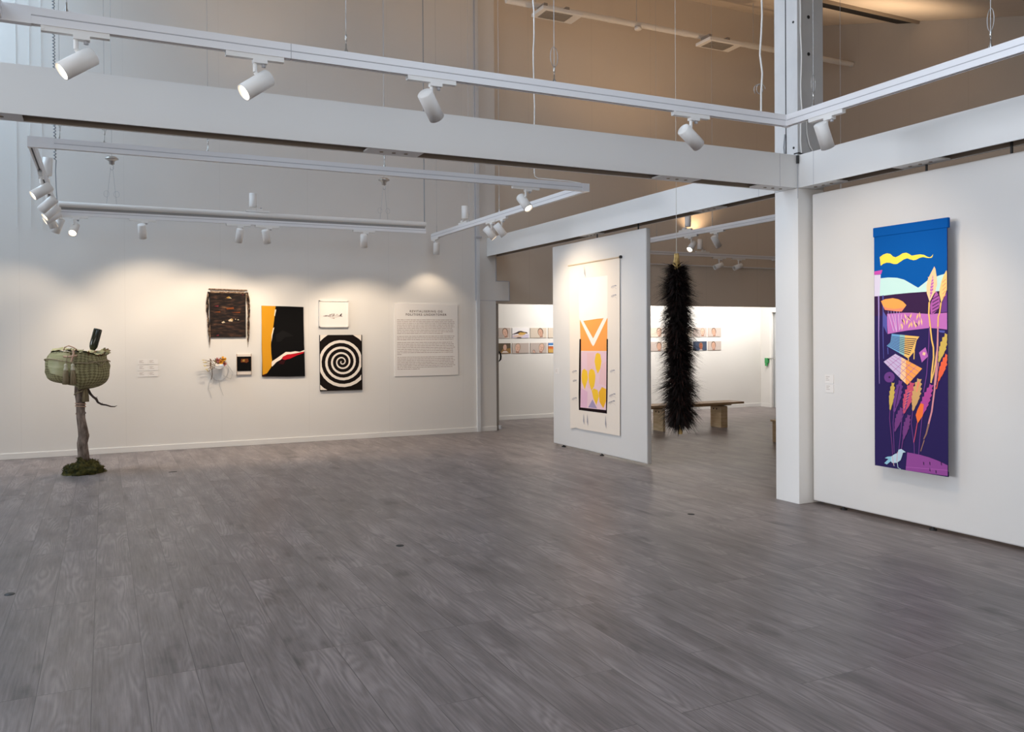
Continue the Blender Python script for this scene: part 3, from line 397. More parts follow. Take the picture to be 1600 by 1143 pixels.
YF, XR = 4.66, 4.48
t1 = empty('lighting_track', (1.8, YF, 3.1), 'white angled lighting track hanging in front of the large beam', 'lighting track', 'suspended lighting tracks')
local(t1.location, rail(MB(), (-.40, YF), (XR-.021, YF))).build('rail', t1)
local(t1.location, rail(MB(), (XR, -.5), (XR, YF-.021))).build('rail', t1)
local(t1.location, MB().box(XR-.022, XR+.022, YF-.022, YF+.022, 3.018, 3.102, RAIL)).build('corner_joint', t1)
local(t1.location, rail(MB(), (-.44, -.5), (-.44, YF-.03))).build('rail', t1)
local(t1.location, MB().box(-.462, -.30, YF-.022, YF+.022, 3.018, 3.101, RAIL)).build('corner_joint', t1)
local(t1.location, MB().box(.925, .929, YF-.0215, YF+.0215, 3.0195, 3.1005, RAILGREY)).build('joint_cover', t1)
for x, l in ((1.235, 1.3), (2.56, .2), (-.15, 2)): hang(t1, x, YF, 3.10, None, l)
for y, l in ((3.09, 1.2), (4.40, .3)): hang(t1, XR, y, 3.10, None, l)
cord(t1, wob(4.247, YF, 3.10, cz(YF), .008, 16, 3), .0065)
pts = [(4.247+.035*math.cos(t), YF+.004*t, 3.27+.035*math.sin(t)) for t in [k*.45 for k in range(24)]]
cord(t1, pts, .0025, WIRE, 'spare_cable_coil')

YK, XE, XW, YT = 7.60, 4.55, -.50, 11.30
t2 = empty('lighting_track', (2.0, YK, 3.1), 'white lighting track frame hanging behind the large beam', 'lighting track', 'suspended lighting tracks')
local(t2.location, rail(MB(), (XW-.021, YK), (XE+.021, YK))).build('rail', t2)
local(t2.location, rail(MB(), (XE, YK+.022), (XE, 12.20))).build('rail', t2)
local(t2.location, rail(MB(), (XW, YK+.022), (XW, YT+.3))).build('rail', t2)
local(t2.location, MB().box(XW-.024, XW+.16, YK-.0225, YK+.0225, 3.018, 3.101, RAIL)).build('corner_joint', t2)
local(t2.location, MB().box(XE-.06, XE+.024, YK-.0225, YK+.0225, 3.018, 3.101, RAIL)).build('corner_joint', t2)
for x, l in ((-.30, 1), (.02, .4), (.813, 1.1), (2.369, .5)): hang(t2, x, YK, 3.10, None, l)
for y, l in ((9.758, 1.2), (10.75, .8), (12.0, 0)): hang(t2, XE, y, 3.10, None, l)
cord(t2, wob(3.94, YK, 3.16, cz(YK), .006, 22, 5)+[(3.94, YK, 3.10)][:0], .0065)
cord(t2, [(3.94, YK, 3.17), (3.945, YK, 3.135), (3.98, YK, 3.118), (4.15, YK+.005, 3.118), (4.35, YK+.008, 3.116), (4.48, YK+.012, 3.108), (4.53, YK+.012, 3.09), (4.576, YK+.01, 3.06)], .0045)

t3 = empty('lighting_track', (1.8, YT, 3.1), 'round white pipe carrying a lighting track in front of the end wall', 'lighting track', 'suspended lighting tracks')
local(t3.location, MB().tube([(-.465, YT, 3.112), (4.117, YT, 3.112)], .036, TRIM, 18)).build('pipe', t3)
local(t3.location, rail(MB(), (-.44, YT), (4.117, YT), .036, 2.985, 3.05)).build('rail', t3)
local(t3.location, MB().box(-.44, 4.1, YT-.016, YT+.016, 3.05, 3.08, mat('shadow_gap_grey', (.3, .29, .28, 1), .6))).build('spacer', t3)
for x in (.105, 3.512):
    mb = MB().lathe([(.0, .035), (.05, .03), (.075, .012), (.078, 0), (.05, -.012), (.03, -.03), (.03, -.06), (.0, -.07)], METAL, 16, Matrix.Translation((x, YT, 3.69)))
    mb.tube([(x, YT, 3.72), (x, YT, cz(YT))], .003, WIRE, 6)
    mb.tube([(x, YT, 3.63), (x+.02, YT, 3.61), (x+.02, YT, 3.575), (x, YT, 3.56), (x-.018, YT, 3.58)], .005, METAL, 6)
    local(t3.location, mb).build('pulley', t3)
    mb = MB()
    for dx in (-.06, .05): mb.tube([(x+dx*.2, YT, 3.60), (x+dx, YT, 3.15)], .0025, WIRE, 5)
    for dx in (-.06, .05): mb.tube([(x+dx+.03*math.cos(t), YT+.01*math.sin(t), 3.27+.04*math.sin(t)) for t in [k*.5 for k in range(16)]], .0022, WIRE, 5)
    local(t3.location, mb).build('suspension_wire', t3)
# coiled supply cable at one end, straight steel cable at the other
pts = []
for i in range(520):
    z = cz(YT)-(cz(YT)-3.62)*i/520*1.0; a = i*1.15; pts.append((-.50+.013*math.cos(a), YT+.013*math.sin(a), z))
pts += [(-.495, YT, 3.5), (-.49, YT, 3.3), (-.48, YT, 3.13)]
cord(t3, pts, .0055, mat('grey_cable', (.28, .30, .32, 1), .6), 'coiled_cable')
local(t3.location, MB().tube([(4.10, YT, 3.14), (4.098, YT, cz(YT))], .007, mat('grey_cable', (.28, .30, .32, 1), .6), 6)).build('suspension_cable', t3)

XH = 7.97
t4 = empty('lighting_track', (XH, 10, 3.1), 'white lighting track seen between the hanging panel and the column', 'lighting track', 'suspended lighting tracks')
local(t4.location, rail(MB(), (XH, 6.6), (XH, 11.45))).build('rail', t4)
for y, l in ((9.773, 1.2), (11.145, 0), (7.4, 1)): hang(t4, XH, y, 3.10, None, l)
t5 = empty('lighting_track', (10, 12.25, 2.97), 'pale lighting rail running along the dim wall above the far opening', 'lighting track', 'suspended lighting tracks')
local(t5.location, MB().box(7.2, 12.69, 12.215, 12.255, 2.945, 2.975, RAIL).box(7.2, 12.69, 12.22, 12.25, 2.975, 2.983, RAILGREY).box(7.2, 12.69, 12.215, 12.255, 2.983, 3.01, RAIL)).build('rail', t5)
local(t5.location, MB().box(7.0, 12.69, 12.44, 12.47, 2.79, 2.81, RAIL)).build('cable_duct', t5)
for bx_ in (8.4, 11.6): local(t5.location, MB().box(bx_, bx_+.04, 12.25, 12.47, 2.95, 2.99, RAIL)).build('wall_bracket', t5)

# ------------------------------------------------------------------ spotlights
def mk_mesh(mb, name):
    o = mb.build(name); me = o.data; bpy.data.objects.remove(o); return me
RH, LH = .046, .18
HEAD = mk_mesh(MB().lathe([(0, -LH/2), (RH-.006, -LH/2), (RH, -LH/2+.006), (RH, LH/2), (RH-.004, LH/2), (RH-.007, LH/2-.02), (.0, LH/2-.021)], LAMPW, 28), 'lamp_head')
LENS_ON = mk_mesh(MB().lathe([(0, LH/2-.016), (RH-.008, LH/2-.016)], LENS, 24), 'lamp_lens')
LENS_OF = mk_mesh(MB().lathe([(0, LH/2-.016), (RH-.008, LH/2-.016)], LENSOFF, 24), 'lamp_lens_off')
ADAPT = mk_mesh(MB().box(-.15, .15, -.017, .017, -.026, 0, LAMPW).box(-.15, -.135, -.019, .019, -.02, 0, LAMPW), 'lamp_adapter')
SWIV = mk_mesh(MB().box(-.012, .062, -.02, .02, -.046, -.026, LAMPW).lathe([(0, -.062), (.011, -.062), (.011, -.046), (0, -.046)], RAILGREY, 10, Matrix.Translation((.045, 0, 0))), 'lamp_swivel')
def obj(name, me, parent, M=None):
    o = bpy.data.objects.new(name, me); COL.objects.link(o); o.parent = parent
    if M: o.matrix_local = M
    return o
LIT = []
def lamp(x, y, z, axis, d, label, power=0, up=False, flip=False, cone=50, blend=.7, off=None, colour=(1, .80, .58)):
    d = Vector(d).normalized()
    root = empty('spotlight', (x, y, z), label, 'spotlight', 'track spotlights')
    A = Matrix.Rotation(R(90), 4, 'Z') if axis == 'Y' else Matrix.Identity(4)
    if flip: A = A @ Matrix.Rotation(R(180), 4, 'Z')
    if up: A = A @ Matrix.Rotation(R(180), 4, 'X')
    obj('track_adapter', ADAPT, root, A); obj('swivel_block', SWIV, root, A)
    s = 1 if up else -1
    elbow = Vector((0, 0, s*.092))
    # the barrel is held near its back end, on the side that faces the joint
    perp = Vector((0, 0, -s))-d*(-s*d.z)
    perp = perp.normalized() if perp.length > .15 else (A @ Vector((1, 0, 0)))
    c = elbow-perp*(RH+.012)+d*(.035 if perp.length and abs(d.z) < .985 else .06)
    mb = MB().tube([(0, 0, s*.044), elbow], .011, LAMPW, 12).tube([elbow, elbow-perp*.016], .011, LAMPW, 12)
    mb.build('joint_arm', root)
    M = Matrix.Translation(c) @ d.to_track_quat('Z', 'Y').to_matrix().to_4x4()
    h = obj('lamp_head', HEAD, root, M)
    obj('lens', LENS_ON if power else LENS_OF, h)
    if power:
        L = bpy.data.lights.new('spot_beam', 'SPOT'); L.energy = power; L.color = colour
        L.spot_size = R(cone); L.spot_blend = blend; L.shadow_soft_size = .035
        lo = bpy.data.objects.new('spot_beam', L); COL.objects.link(lo); lo.parent = h
        lo.matrix_local = Matrix.Translation((0, 0, LH/2+.005)) @ Matrix.Rotation(R(180), 4, 'X')
    return root
FT, BT = 'on the track in front of the large beam', 'on the track frame behind the large beam'
lamp(-.11, YF, 3.02, 'X', (-.78, -.18, -.60), 'lit white spotlight tilted down on the near track, the one closest to its outer corner', 10)
lamp(.74, YF, 3.02, 'X', (-.78, -.18, -.61), 'lit white spotlight on the near track, second from its outer corner', 10)
lamp(1.74, YF, 3.02, 'X', (.60, .49, -.63), 'white spotlight showing its round back cap, midway along the near track', 30)
lamp(3.62, YF, 3.02, 'X', (.80, .12, -.50), 'white spotlight on the near track, nearest the column on its long side', 66.6, cone=72, blend=.9)
lamp(XR, 4.28, 3.02, 'Y', (.50, .10, -.86), 'white spotlight hanging on the short arm of the near track in front of the column', 34.8, flip=True, cone=85, blend=.9)
lamp(3.84, YK, 3.02, 'X', (.24, -.62, -.75), 'brightly lit white spotlight near the corner of the track frame', 16)
lamp(XE, 10.0, 3.02, 'Y', (.58, -.30, -.78), 'white spotlight aimed at the pale banner, the farther one of the close pair', 55.8, flip=True, cone=110, blend=1)
lamp(XE, 9.68, 3.02, 'Y', (.58, -.16, -.78), 'white spotlight aimed at the pale banner, the nearer one of the close pair', 55.8, flip=True, cone=110, blend=1)
lamp(XE, 12.05, 3.02, 'Y', (.02, .16, -1), 'white spotlight hanging straight down at the end of the track frame by the end wall', 14, cone=106, blend=.55)
lamp(XE, 10.95, 3.101, 'Y', (.01, 0, 1), 'white spotlight standing upright on the track frame side nearest the panel', 95, up=True, cone=72, blend=1, colour=(1, .70, .42))
lamp(-.31, YT, 2.985, 'X', (-.18, -.72, -.62), 'glaring lit spotlight facing the room at the cable end of the pipe track', 14, cone=80)
lamp(.44, YT, 2.985, 'X', (.10, 0.47, -.85), 'white spotlight on the pipe track next to the glaring one', 52.3, cone=114, blend=.55)
lamp(1.57, YT, 2.985, 'X', (-.08, 0.43, -.87), 'white spotlight on the pipe track above the dark fringed weaving', 61, cone=106, blend=.55)
lamp(1.93, YT, 2.985, 'X', (.22, 0.37, -.88), 'white spotlight on the pipe track above the yellow and black rug', 52.3, cone=106, blend=.55)
lamp(3.22, YT, 2.985, 'X', (.12, 0.37, -.9), 'white spotlight on the pipe track above the spiral picture', 74, cone=106, blend=.55)
lamp(1.81, YT, 3.149, 'X', (.01, 0, 1), 'white spotlight standing upright on top of the round pipe', 114, up=True, cone=72, blend=1, colour=(1, .70, .42))
lamp(XW, 8.75, 3.02, 'Y', (-.78, -.22, -.58), 'lit white spotlight, the first on the far side arm of the track frame', 6)
lamp(XW, 9.60, 3.02, 'Y', (-.69, .33, -.65), 'white spotlight, the second on the far side arm of the track frame', 6)
lamp(XW, 10.15, 3.02, 'Y', (-.70, -.20, -.68), 'lit white spotlight, the third on the far side arm of the track frame', 6)
lamp(XW, 10.55, 3.02, 'Y', (-.80, -.14, -.55), 'lit white spotlight, the fourth on the far side arm of the track frame', 6)
lamp(XW, 10.95, 3.02, 'Y', (.34, 0.25, -.89), 'white spotlight turned inwards, the fifth on the far side arm of the track frame', 39.2, cone=106, blend=.55)
lamp(XW, 11.40, 3.02, 'Y', (-.35, 0.33, -.86), 'white spotlight, the last on the far side arm before the pipe track', 26.2, cone=106, blend=.55)
lamp(XW, 9.75, 3.101, 'Y', (.06, -.04, 1), 'white spotlight standing upright on the far side arm of the track frame', 0, up=True)
lamp(XH, 10.26, 3.02, 'Y', (-.70, -.25, -.65), 'lit white spotlight on the track between the hanging panel and the column', 24.2)
lamp(XH, 9.66, 3.02, 'Y', (.58, .03, -.81), 'white spotlight tilted away on the track between the hanging panel and the column', 30.2)
lamp(XH, 10.40, 3.101, 'Y', (.01, 0, 1), 'white spotlight standing upright on the track between the hanging panel and the column', 144, up=True, cone=120, colour=(1, .66, .38))
lamp(9.75, 12.235, 3.011, 'X', (.05, 0, 1), 'white spotlight standing upright on the dim wall rail behind the feather pole', 25.9, up=True, cone=120, colour=(1, .66, .38))
lamp(10.13, 12.235, 2.944, 'X', (-.9, .05, -.31), 'dim white spotlight under the wall rail, the one nearer the feather pole', 0)
lamp(10.58, 12.235, 2.944, 'X', (-.9, .05, -.31), 'dim white spotlight under the wall rail, the one nearer the column', 0)

# ------------------------------------------------------------------ pipe with flat heaters under the roof
root = empty('ceiling_pipe', (8, 11.5, 6.58), 'pale round pipe under the roof in front of the dim wall', 'pipe')
mb = MB().tube([(5.5, 11.5, 6.585), (12.69, 11.5, 6.585)], .047, TRIM, 16)
for x in (5.8, 7.3, 8.75, 10.2, 11.7): mb.tube([(x, 11.5, 6.585), (x+.12, 11.5, 6.585)], .051, TRIM, 16)
local(root.location, mb).build('pipe', root)
for x in (7.85, 10.3, 6.0): local(root.location, MB().tube([(x, 11.5, 6.62), (x, 11.5, cz(11.5))], .006, WIRE, 6)).build('hanger_rod', root)
o = MB().lathe([(0, 0), (.05, 0), (.06, .012), (.06, .03), (.045, .045), (0, .05)], TRIM, 18, Matrix.Translation((7.86, 11.47, 6.485))).build('smoke_detector')
tag(o, 'small round white detector under the roof pipe between the two flat lamps', 'detector')
for x, lab in ((6.27, 'flat square floodlight under the roof pipe, the one farther from the column'), (9.38, 'flat square floodlight under the roof pipe, the one nearer the column')):
    root = empty('floodlight', (x, 11.3, 6.42), lab, 'floodlight', 'floodlights under the roof')
    F = mat('flood_grey', (.30, .27, .24, 1), .5)
    MB().box(-.35, .35, -.19, .19, -.03, .025, TRIM).build('housing', root, bevel=.01)
    mb = MB().box(-.27, .19, -.14, .14, -.036, -.030, F)
    for i in range(6): mb.box(-.27, .19, -.125+i*.045, -.117+i*.045, -.040, -.036, METAL)
    mb.build('grille', root)
    for bx_ in (-.26, .12): MB().box(bx_, bx_+.06, -.06, .16, .025, .12, F).build('mounting_bracket', root)

# thin cables dropped along the walls and the column
for pts, r, m, lab in (
    (wob(5.60, YB-.012, 3.115, cz(YB), .006, 20, 9), .008, CABLE, 'white supply cable running up the front of the steel column'),
    ([(5.66, YB-.012, 3.45), (5.665, YB-.014, 3.30), (5.69, YB-.02, 3.20), (5.74, YB-.02, 3.14), (5.78, YB-.02, 3.11)], .006, CABLE, 'short curved white cable hanging beside the column above the beam joint'),
    ([(XB-.012, 5.80, 3.12), (XB-.022, 5.80, 3.2), (XB-.012, 5.795, 3.32)], .006, mat('grey_cable', (.28, .30, .32, 1), .6), 'short grey cable looped on the side face of the steel column')):
    tag(MB().tube(pts, r, m, 8).build('cable'), lab, 'cable', 'loose cables')
for x, lab in ((-.98, 'thin grey cord on the end wall, farthest from the coiled cable'), (-.83, 'thin grey cord on the end wall, midway towards the coiled cable'), (-.70, 'thin grey cord on the end wall, closest to the coiled cable')):
    tag(MB().tube([(x, YN-.012, 2.95), (x, YN-.012, cz(YN)-.01)], .0025, CABLE, 6).build('wall_cord'), lab, 'cord', 'thin cords on the end wall')
# ------------------------------------------------------------------ pictures on the end wall
C = lambda n, r, g, b, rough=.85: mat('dye_'+n, srgb(r, g, b), rough, 0, .15)
PAL = {k: C(k, *v) for k, v in dict(sky=(0,86,166), mint=(196,232,228), plum=(58,34,72), band=(196,116,190), paleviolet=(214,208,230), magenta=(198,82,176), lavender=(168,146,208), slate=(88,92,168), palepink=(228,186,222), orange=(255,168,88), salmon=(250,142,112), peach=(255,208,160), sand=(252,204,128), purple=(178,96,172), violet=(112,66,138), orchid=(190,108,188), gold=(244,196,110), rose=(222,150,158), brown=(150,112,104), comb_blue=(112,166,212), teal=(150,196,196), lilac=(206,188,222), olive=(214,182,92), red=(244,106,72), rasp=(206,84,116), mauve=(120,66,130), tan=(216,170,112), fuchsia=(184,78,156), orangered=(252,122,62), mound=(150,78,152), bird=(190,214,228), birdtail=(150,200,220), indigo=(46,36,88),
  ribbon=(252,226,84), palerose=(240,198,200), pinkmauve=(232,186,208), cream=(240,229,216), white=(250,244,234), pink=(240,204,212), yellow=(252,202,60), amber=(246,184,50), greyviolet=(170,154,186), black=(30,14,18), pencil=(170,165,172),
  char=(20,19,19), rugblack=(7,6,6), spiralblack=(24,17,14), maroon=(46,8,13), rugyellow=(214,150,34), rugwhite=(240,226,210), rugred=(190,22,38)).items()}

def weave_bump(m, sx, sy, strength=.3):
    n, l, b = nodes(m); tc = n.new('ShaderNodeTexCoord'); mp = n.new('ShaderNodeMapping'); mp.inputs['Scale'].default_value = (sx, sx, sy)
    nz = n.new('ShaderNodeTexNoise'); nz.inputs['Scale'].default_value = 1; bp = n.new('ShaderNodeBump'); bp.inputs['Strength'].default_value = strength; bp.inputs['Distance'].default_value = .003
    l.new(tc.outputs['Object'], mp.inputs['Vector']); l.new(mp.outputs['Vector'], nz.inputs['Vector']); l.new(nz.outputs['Fac'], bp.inputs['Height']); l.new(bp.outputs['Normal'], b.inputs['Normal'])
    return m
for k in ('rugyellow', 'rugwhite', 'rugred', 'rugblack'): weave_bump(PAL[k], 60, 160)

# colourful banner hung clear of its panel
XB1 = 5.60
root = empty('hanging_banner', (XB1, 4.53, .45), 'tall blue and purple textile banner with birds, grasses and a yellow ribbon', 'textile banner')
lp = root.location
mb = MB().box(XB1, XB1+.004, 4.203, 4.860, .452, 2.362, PAL['indigo'])
mb.box(XB1+.0006, XB1+.01, 4.203, 4.860, .452, .49, PAL['indigo'])
local(lp, art(mb, BANNER, lambda u, v, o: (XB1-o, min(4.860, max(4.203, 4.855-u)), min(2.362, max(.452, v))), PAL, .0004, .00003)).build('printed_cloth', root)
local(lp, MB().box(XB1-.006, XB1+.022, 4.195, 4.868, 2.29, 2.366, PAL['sky'])).build('rod_sleeve', root, bevel=.006)
local(lp, MB().tube([(XB1+.02, 4.30, 2.33), (5.698, 4.30, 2.35)], .008, METAL, 8).tube([(XB1+.02, 4.76, 2.33), (5.698, 4.76, 2.35)], .008, METAL, 8)).build('wall_hook', root)

# pale banner on the hanging panel
XP = 5.628
root = empty('hanging_banner', (XP, 9.3, .29), 'pale cream textile hanging with an orange and pink centre and yellow leaf shapes', 'textile banner')
lp = root.location
sq = lambda u, v, o: (XP-o, 9.86-u*.985, 1.5+(v-1.5)*.994)
mb = MB()
out2 = [(max(0, u) if u < 600 else u, v) for u, v in PALE_OUT]
f_ = [sq(u/1000, v/1000, 0) for u, v in out2]; bk = [(p[0]+.004, p[1], p[2]) for p in f_]; N = len(f_)
mb.add(f_+bk, [tuple(range(N)), tuple(range(N, 2*N))[::-1]]+[(i, (i+1)%N, N+(i+1)%N, N+i) for i in range(N)], PAL['cream'])
art(mb, PALE, sq, PAL, .0005, .00005)
local(lp, mb).build('painted_cloth', root)
local(lp, MB().tube([sq(-.02, 2.468, .004), sq(1.27, 2.474, .004)], .009, mat('rod_wood', (.62, .5, .36, 1), .5), 10)).build('hanging_rod', root)
local(lp, MB().tube([sq(1.265, 2.474, .004), sq(1.285, 2.474, .004)], .019, DARKM, 10).tube([sq(1.262, 2.47, .004), sq(1.262, 2.18, .004)], .002, WIRE, 5)).build('rod_finial', root)

# rug with a mustard edge
RM = {'yellow': PAL['rugyellow'], 'white': PAL['rugwhite'], 'red': PAL['rugred'], 'maroon': PAL['maroon'], 'char': PAL['char']}
fr = lambda x0, y: (lambda u, v, o: (x0+u, y-o, v))
mb = MB(); to = fr(2.03, YN-.022)
f_ = [to(u/1000, v/1000, 0) for u, v in RUG_OUT]; N = len(f_); bk = [(p[0], YN-.002, p[2]) for p in f_]
mb.add(f_+bk, [tuple(range(N)), tuple(range(N, 2*N))[::-1]]+[(i, (i+1)%N, N+(i+1)%N, N+i) for i in range(N)], PAL['rugblack'])
art(mb, RUG, to, RM, .0008, .0001)
tag(mb.build('hanging_tapestry'), 'black woven wall rug with a mustard yellow edge and a red and white streak', 'wall rug')

# spiral
mb = MB().box(2.857, 3.492, YN-.024, YN, .735, 1.561, PAL['spiralblack'])
art(mb, SPIRAL, lambda u, v, o: (min(3.492, max(2.857, 2.857+u)), YN-.024-o, min(1.561, max(.735, v))), PAL, .0006, .000004)
tag(mb.build('spiral_picture'), 'black picture with a large cream spiral hanging below the small white framed drawing', 'picture')

# framed drawing
root = empty('framed_drawing', (3.07, YN, 1.872), 'small landscape drawing in a thin white frame above the spiral picture', 'framed drawing')
lp = root.location
FW = mat('frame_white', (.80, .77, .73, 1), .4)
x0, x1, z0, z1 = 2.852, 3.287, 1.674, 2.069
local(lp, MB().box(x0, x1, YN-.032, YN, z1-.014, z1, FW).box(x0, x1, YN-.032, YN, z0, z0+.014, FW).box(x0, x0+.014, YN-.032, YN, z0, z1, FW).box(x1-.014, x1, YN-.032, YN, z0, z1, FW)).build('frame', root)
mb = MB().box(x0+.014, x1-.014, YN-.022, YN, z0+.014, z1-.014, mat('drawing_paper', (.86, .83, .79, 1), .8))
INK = {'i': C('ink', 62, 44, 44), 's': C('ink_soft', 190, 170, 160), 't': C('ink_mid', 128, 100, 96)}
sh = []
rn = random.Random(4)
for i in range(46):
    u = rn.uniform(70, 330); c_ = 1-abs(u-205)/150; v = 1845+rn.uniform(-14, 26*max(.1, c_))
    w_ = rn.uniform(8, 30); h_ = rn.uniform(3, 14*max(.2, c_))
    sh.append(('p', 'i' if rn.random() < .5 else 't', [(u, v), (u+w_, v+h_*.4), (u+w_*.8, v+h_), (u+w_*.2, v+h_*.9)]))
sh += [('l', 't', 4, [(60, 1838), (110, 1850), (150, 1840), (260, 1846), (340, 1838)]), ('p', 'i', [(300, 1850), (330, 1880), (340, 1872), (318, 1846)]), ('l', 's', 3, [(140, 1830), (190, 1812), (240, 1822), (300, 1832)]), ('p', 's', [(180, 1815), (220, 1800), (230, 1812), (200, 1820)])]
art(mb, sh, fr(2.852, YN-.022), INK, .0005, .00004)
local(lp, mb).build('drawing', root)

# dark fringed weaving
root = empty('fringed_weaving', (1.575, YN, 2.2), 'dark brown fringed weaving with braided sides hanging high on the end wall', 'weaving')
lp = root.location
def weaving_mat():
    m = mat('dark_weave', (.03, .02, .017, 1), .85, 0, .2); n, l, b = nodes(m)
    tc = n.new('ShaderNodeTexCoord'); mp = n.new('ShaderNodeMapping'); mp.inputs['Scale'].default_value = (9, 9, 34)
    nz = n.new('ShaderNodeTexNoise'); nz.inputs['Scale'].default_value = 1; nz.inputs['Detail'].default_value = 5
    cr = n.new('ShaderNodeValToRGB'); e = cr.color_ramp.elements
    e[0].position = .42; e[0].color = (.012, .009, .009, 1); e[1].position = .80; e[1].color = (.20, .11, .055, 1)
    k = e.new(.55); k.color = (.026, .016, .013, 1); k = e.new(.66); k.color = (.06, .030, .021, 1)
    l.new(tc.outputs['Object'], mp.inputs['Vector']); l.new(mp.outputs['Vector'], nz.inputs['Vector']); l.new(nz.outputs['Fac'], cr.inputs['Fac']); l.new(cr.outputs['Color'], b.inputs['Base Color'])
    bp = n.new('ShaderNodeBump'); bp.inputs['Strength'].default_value = .6; bp.inputs['Distance'].default_value = .006
    l.new(nz.outputs['Fac'], bp.inputs['Height']); l.new(bp.outputs['Normal'], b.inputs['Normal'])
    return m
DW = weaving_mat()
mb = MB().box(1.330, 1.812, YN-.022, YN-.004, 1.535, 2.165, DW)
WP = {'a': C('fleck_gold', 168, 132, 66), 'b': C('fleck_pale', 196, 178, 150), 'c': C('fleck_rust', 112, 60, 32), 'd': C('fleck_red', 108, 42, 50)}
sh = [('p', 'a', [(230, 2090), (270, 2110), (300, 2085), (260, 2080)]), ('p', 'b', [(262, 2085), (285, 2096), (305, 2078)]), ('p', 'b', [(255, 1775), (300, 1800), (320, 1780), (310, 1755), (265, 1758)]), ('p', 'a', [(290, 1790), (318, 1795), (312, 1762)]), ('p', 'b', [(165, 1745), (195, 1762), (215, 1742), (180, 1732)]), ('p', 'c', [(230, 1945), (330, 1960), (335, 1930), (240, 1925)]), ('p', 'd', [(440, 2135), (465, 2140), (462, 2125)]), ('p', 'd', [(70, 1970), (130, 1985), (125, 1960)]), ('p', 'b', [(375, 1778), (390, 1790), (405, 1775)]), ('p', 'b', [(345, 1785), (355, 1798), (362, 1782)]), ('p', 'c', [(70, 1890), (150, 1900), (150, 1880)]), ('p', 'c', [(290, 1885), (420, 1895), (415, 1875)]), ('p', 'd', [(90, 1560), (130, 1578), (125, 1555)])]
art(mb, sh, fr(1.318, YN-.022), WP, .001, .0001)
local(lp, mb).build('woven_cloth', root)
BR = noisy('rod_bark', (.10, .05, .03, 1), (.42, .30, .2, 1), (60, 60, 60), .8, .3)
local(lp, MB().tube([(1.318, YN-.02, 2.208), (1.58, YN-.02, 2.203), (1.835, YN-.02, 2.198)], .009, BR, 8).tube([(1.34, YN-.016, 2.165), (1.80, YN-.016, 2.16)], .012, BR, 8)).build('hanging_rod', root)
mb = MB()
for i in range(22): mb.tube([(1.345+i*.0212, YN-.014, 2.162), (1.345+i*.0212, YN-.018, 2.202)], .0045, BR, 5)
local(lp, mb).build('cord_lacing', root)
for sgn, xs in ((-1, 1.325), (1, 1.818)):
    mb = MB(); rn = random.Random(sgn+5)
    for k in range(7):
        pts = []
        for i in range(15):
            t = i/14; bow = math.sin(math.pi*min(1, t*1.55))*.02
            pts.append((xs+sgn*(bow+.004*k-.006)+rn.uniform(-.006, .006)+(.028*t if sgn > 0 else -.006*t), YN-.016-rn.uniform(0, .012), 2.17-.78*t*(1-.05*k)))
        mb.tube(pts, [.0065]*11+[.0055, .005, .0035, .0015], DW if k % 3 else BR, 5)
    local(lp, mb).build('braided_fringe', root)

# small framed weaving
root = empty('small_weaving', (1.78, YN, 1.15), 'small dark weaving with a gold patch on a pale frame, left of the mustard edged rug', 'weaving')
root['label'] = 'small black weaving with a gold patch on a pale frame below the fringed weaving'
lp = root.location
PF = mat('pale_frame', (.72, .64, .57, 1), .6)
local(lp, MB().box(1.680, 1.884, YN-.026, YN, 1.005, 1.297, PF)).build('frame', root, bevel=.004)
mb = MB().box(1.684, 1.880, YN-.032, YN-.022, 1.058, 1.262, weave_bump(mat('black_weave', (.005, .0045, .0045, 1), .9, 0, .1), 90, 200))
art(mb, [('p', 'c', [(60, 1180), (65, 1228), (160, 1230), (168, 1190), (140, 1172), (110, 1180)]), ('p', 'a', [(80, 1195), (90, 1220), (118, 1222), (112, 1190)]), ('p', 'c', [(130, 1205), (150, 1222), (158, 1200)])], fr(1.684-.008, YN-.032), WP, .0006, .0001)
local(lp, mb).build('woven_field', root)
local(lp, MB().box(1.681, 1.686, YN-.034, YN, 1.0, 1.30, BR).box(1.878, 1.883, YN-.034, YN, 1.0, 1.30, BR)).build('side_rod', root)

# flower bowl with hanging wires
root = empty('hanging_flower_bowl', (1.44, YN, 1.12), 'white wall bowl of yellow flowers with dry twigs and hanging wire loops', 'flower bowl')
lp = root.location
bx, by, bz = 1.445, YN-.085, 1.16
BOWL = mat('bowl_white', (.74, .72, .70, 1), .3)
prof = [(.0, -.05), (.03, -.048), (.055, -.036), (.072, -.018), (.080, 0), (.076, 0), (.066, -.016), (.05, -.03), (0, -.042)]
MBb = MB().lathe(prof, BOWL, 24, Matrix.Translation((bx, by, bz)) @ Matrix.Rotation(R(-8), 4, 'Y') @ Matrix.Rotation(R(48), 4, 'X'))
local(lp, MBb).build('bowl', root)
YL = mat('petal_yellow', srgb(246, 190, 60), .6); PK = mat('petal_pink', srgb(206, 130, 128), .6); DKL = mat('dry_leaf', srgb(104, 74, 44), .8); GRL = mat('leaf_pale', srgb(176, 160, 112), .8)
def petal(mb, c, d, l, w, m):
    d = Vector(d).normalized(); s_ = d.orthogonal().normalized(); u_ = d.cross(s_); c = Vector(c)
    rows = []
    for i in range(5):
        t = i/4; ww = w*math.sin(math.pi*(t*.86+.1)); q = c+d*l*t+u_*(.25*l*t*t)
        rows += [q-s_*ww, q+u_*ww*.25, q+s_*ww]
    mb.add(rows, [(i*3+k, i*3+k+1, i*3+k+4, i*3+k+3) for i in range(4) for k in range(2)], m, True)
rn = random.Random(11)
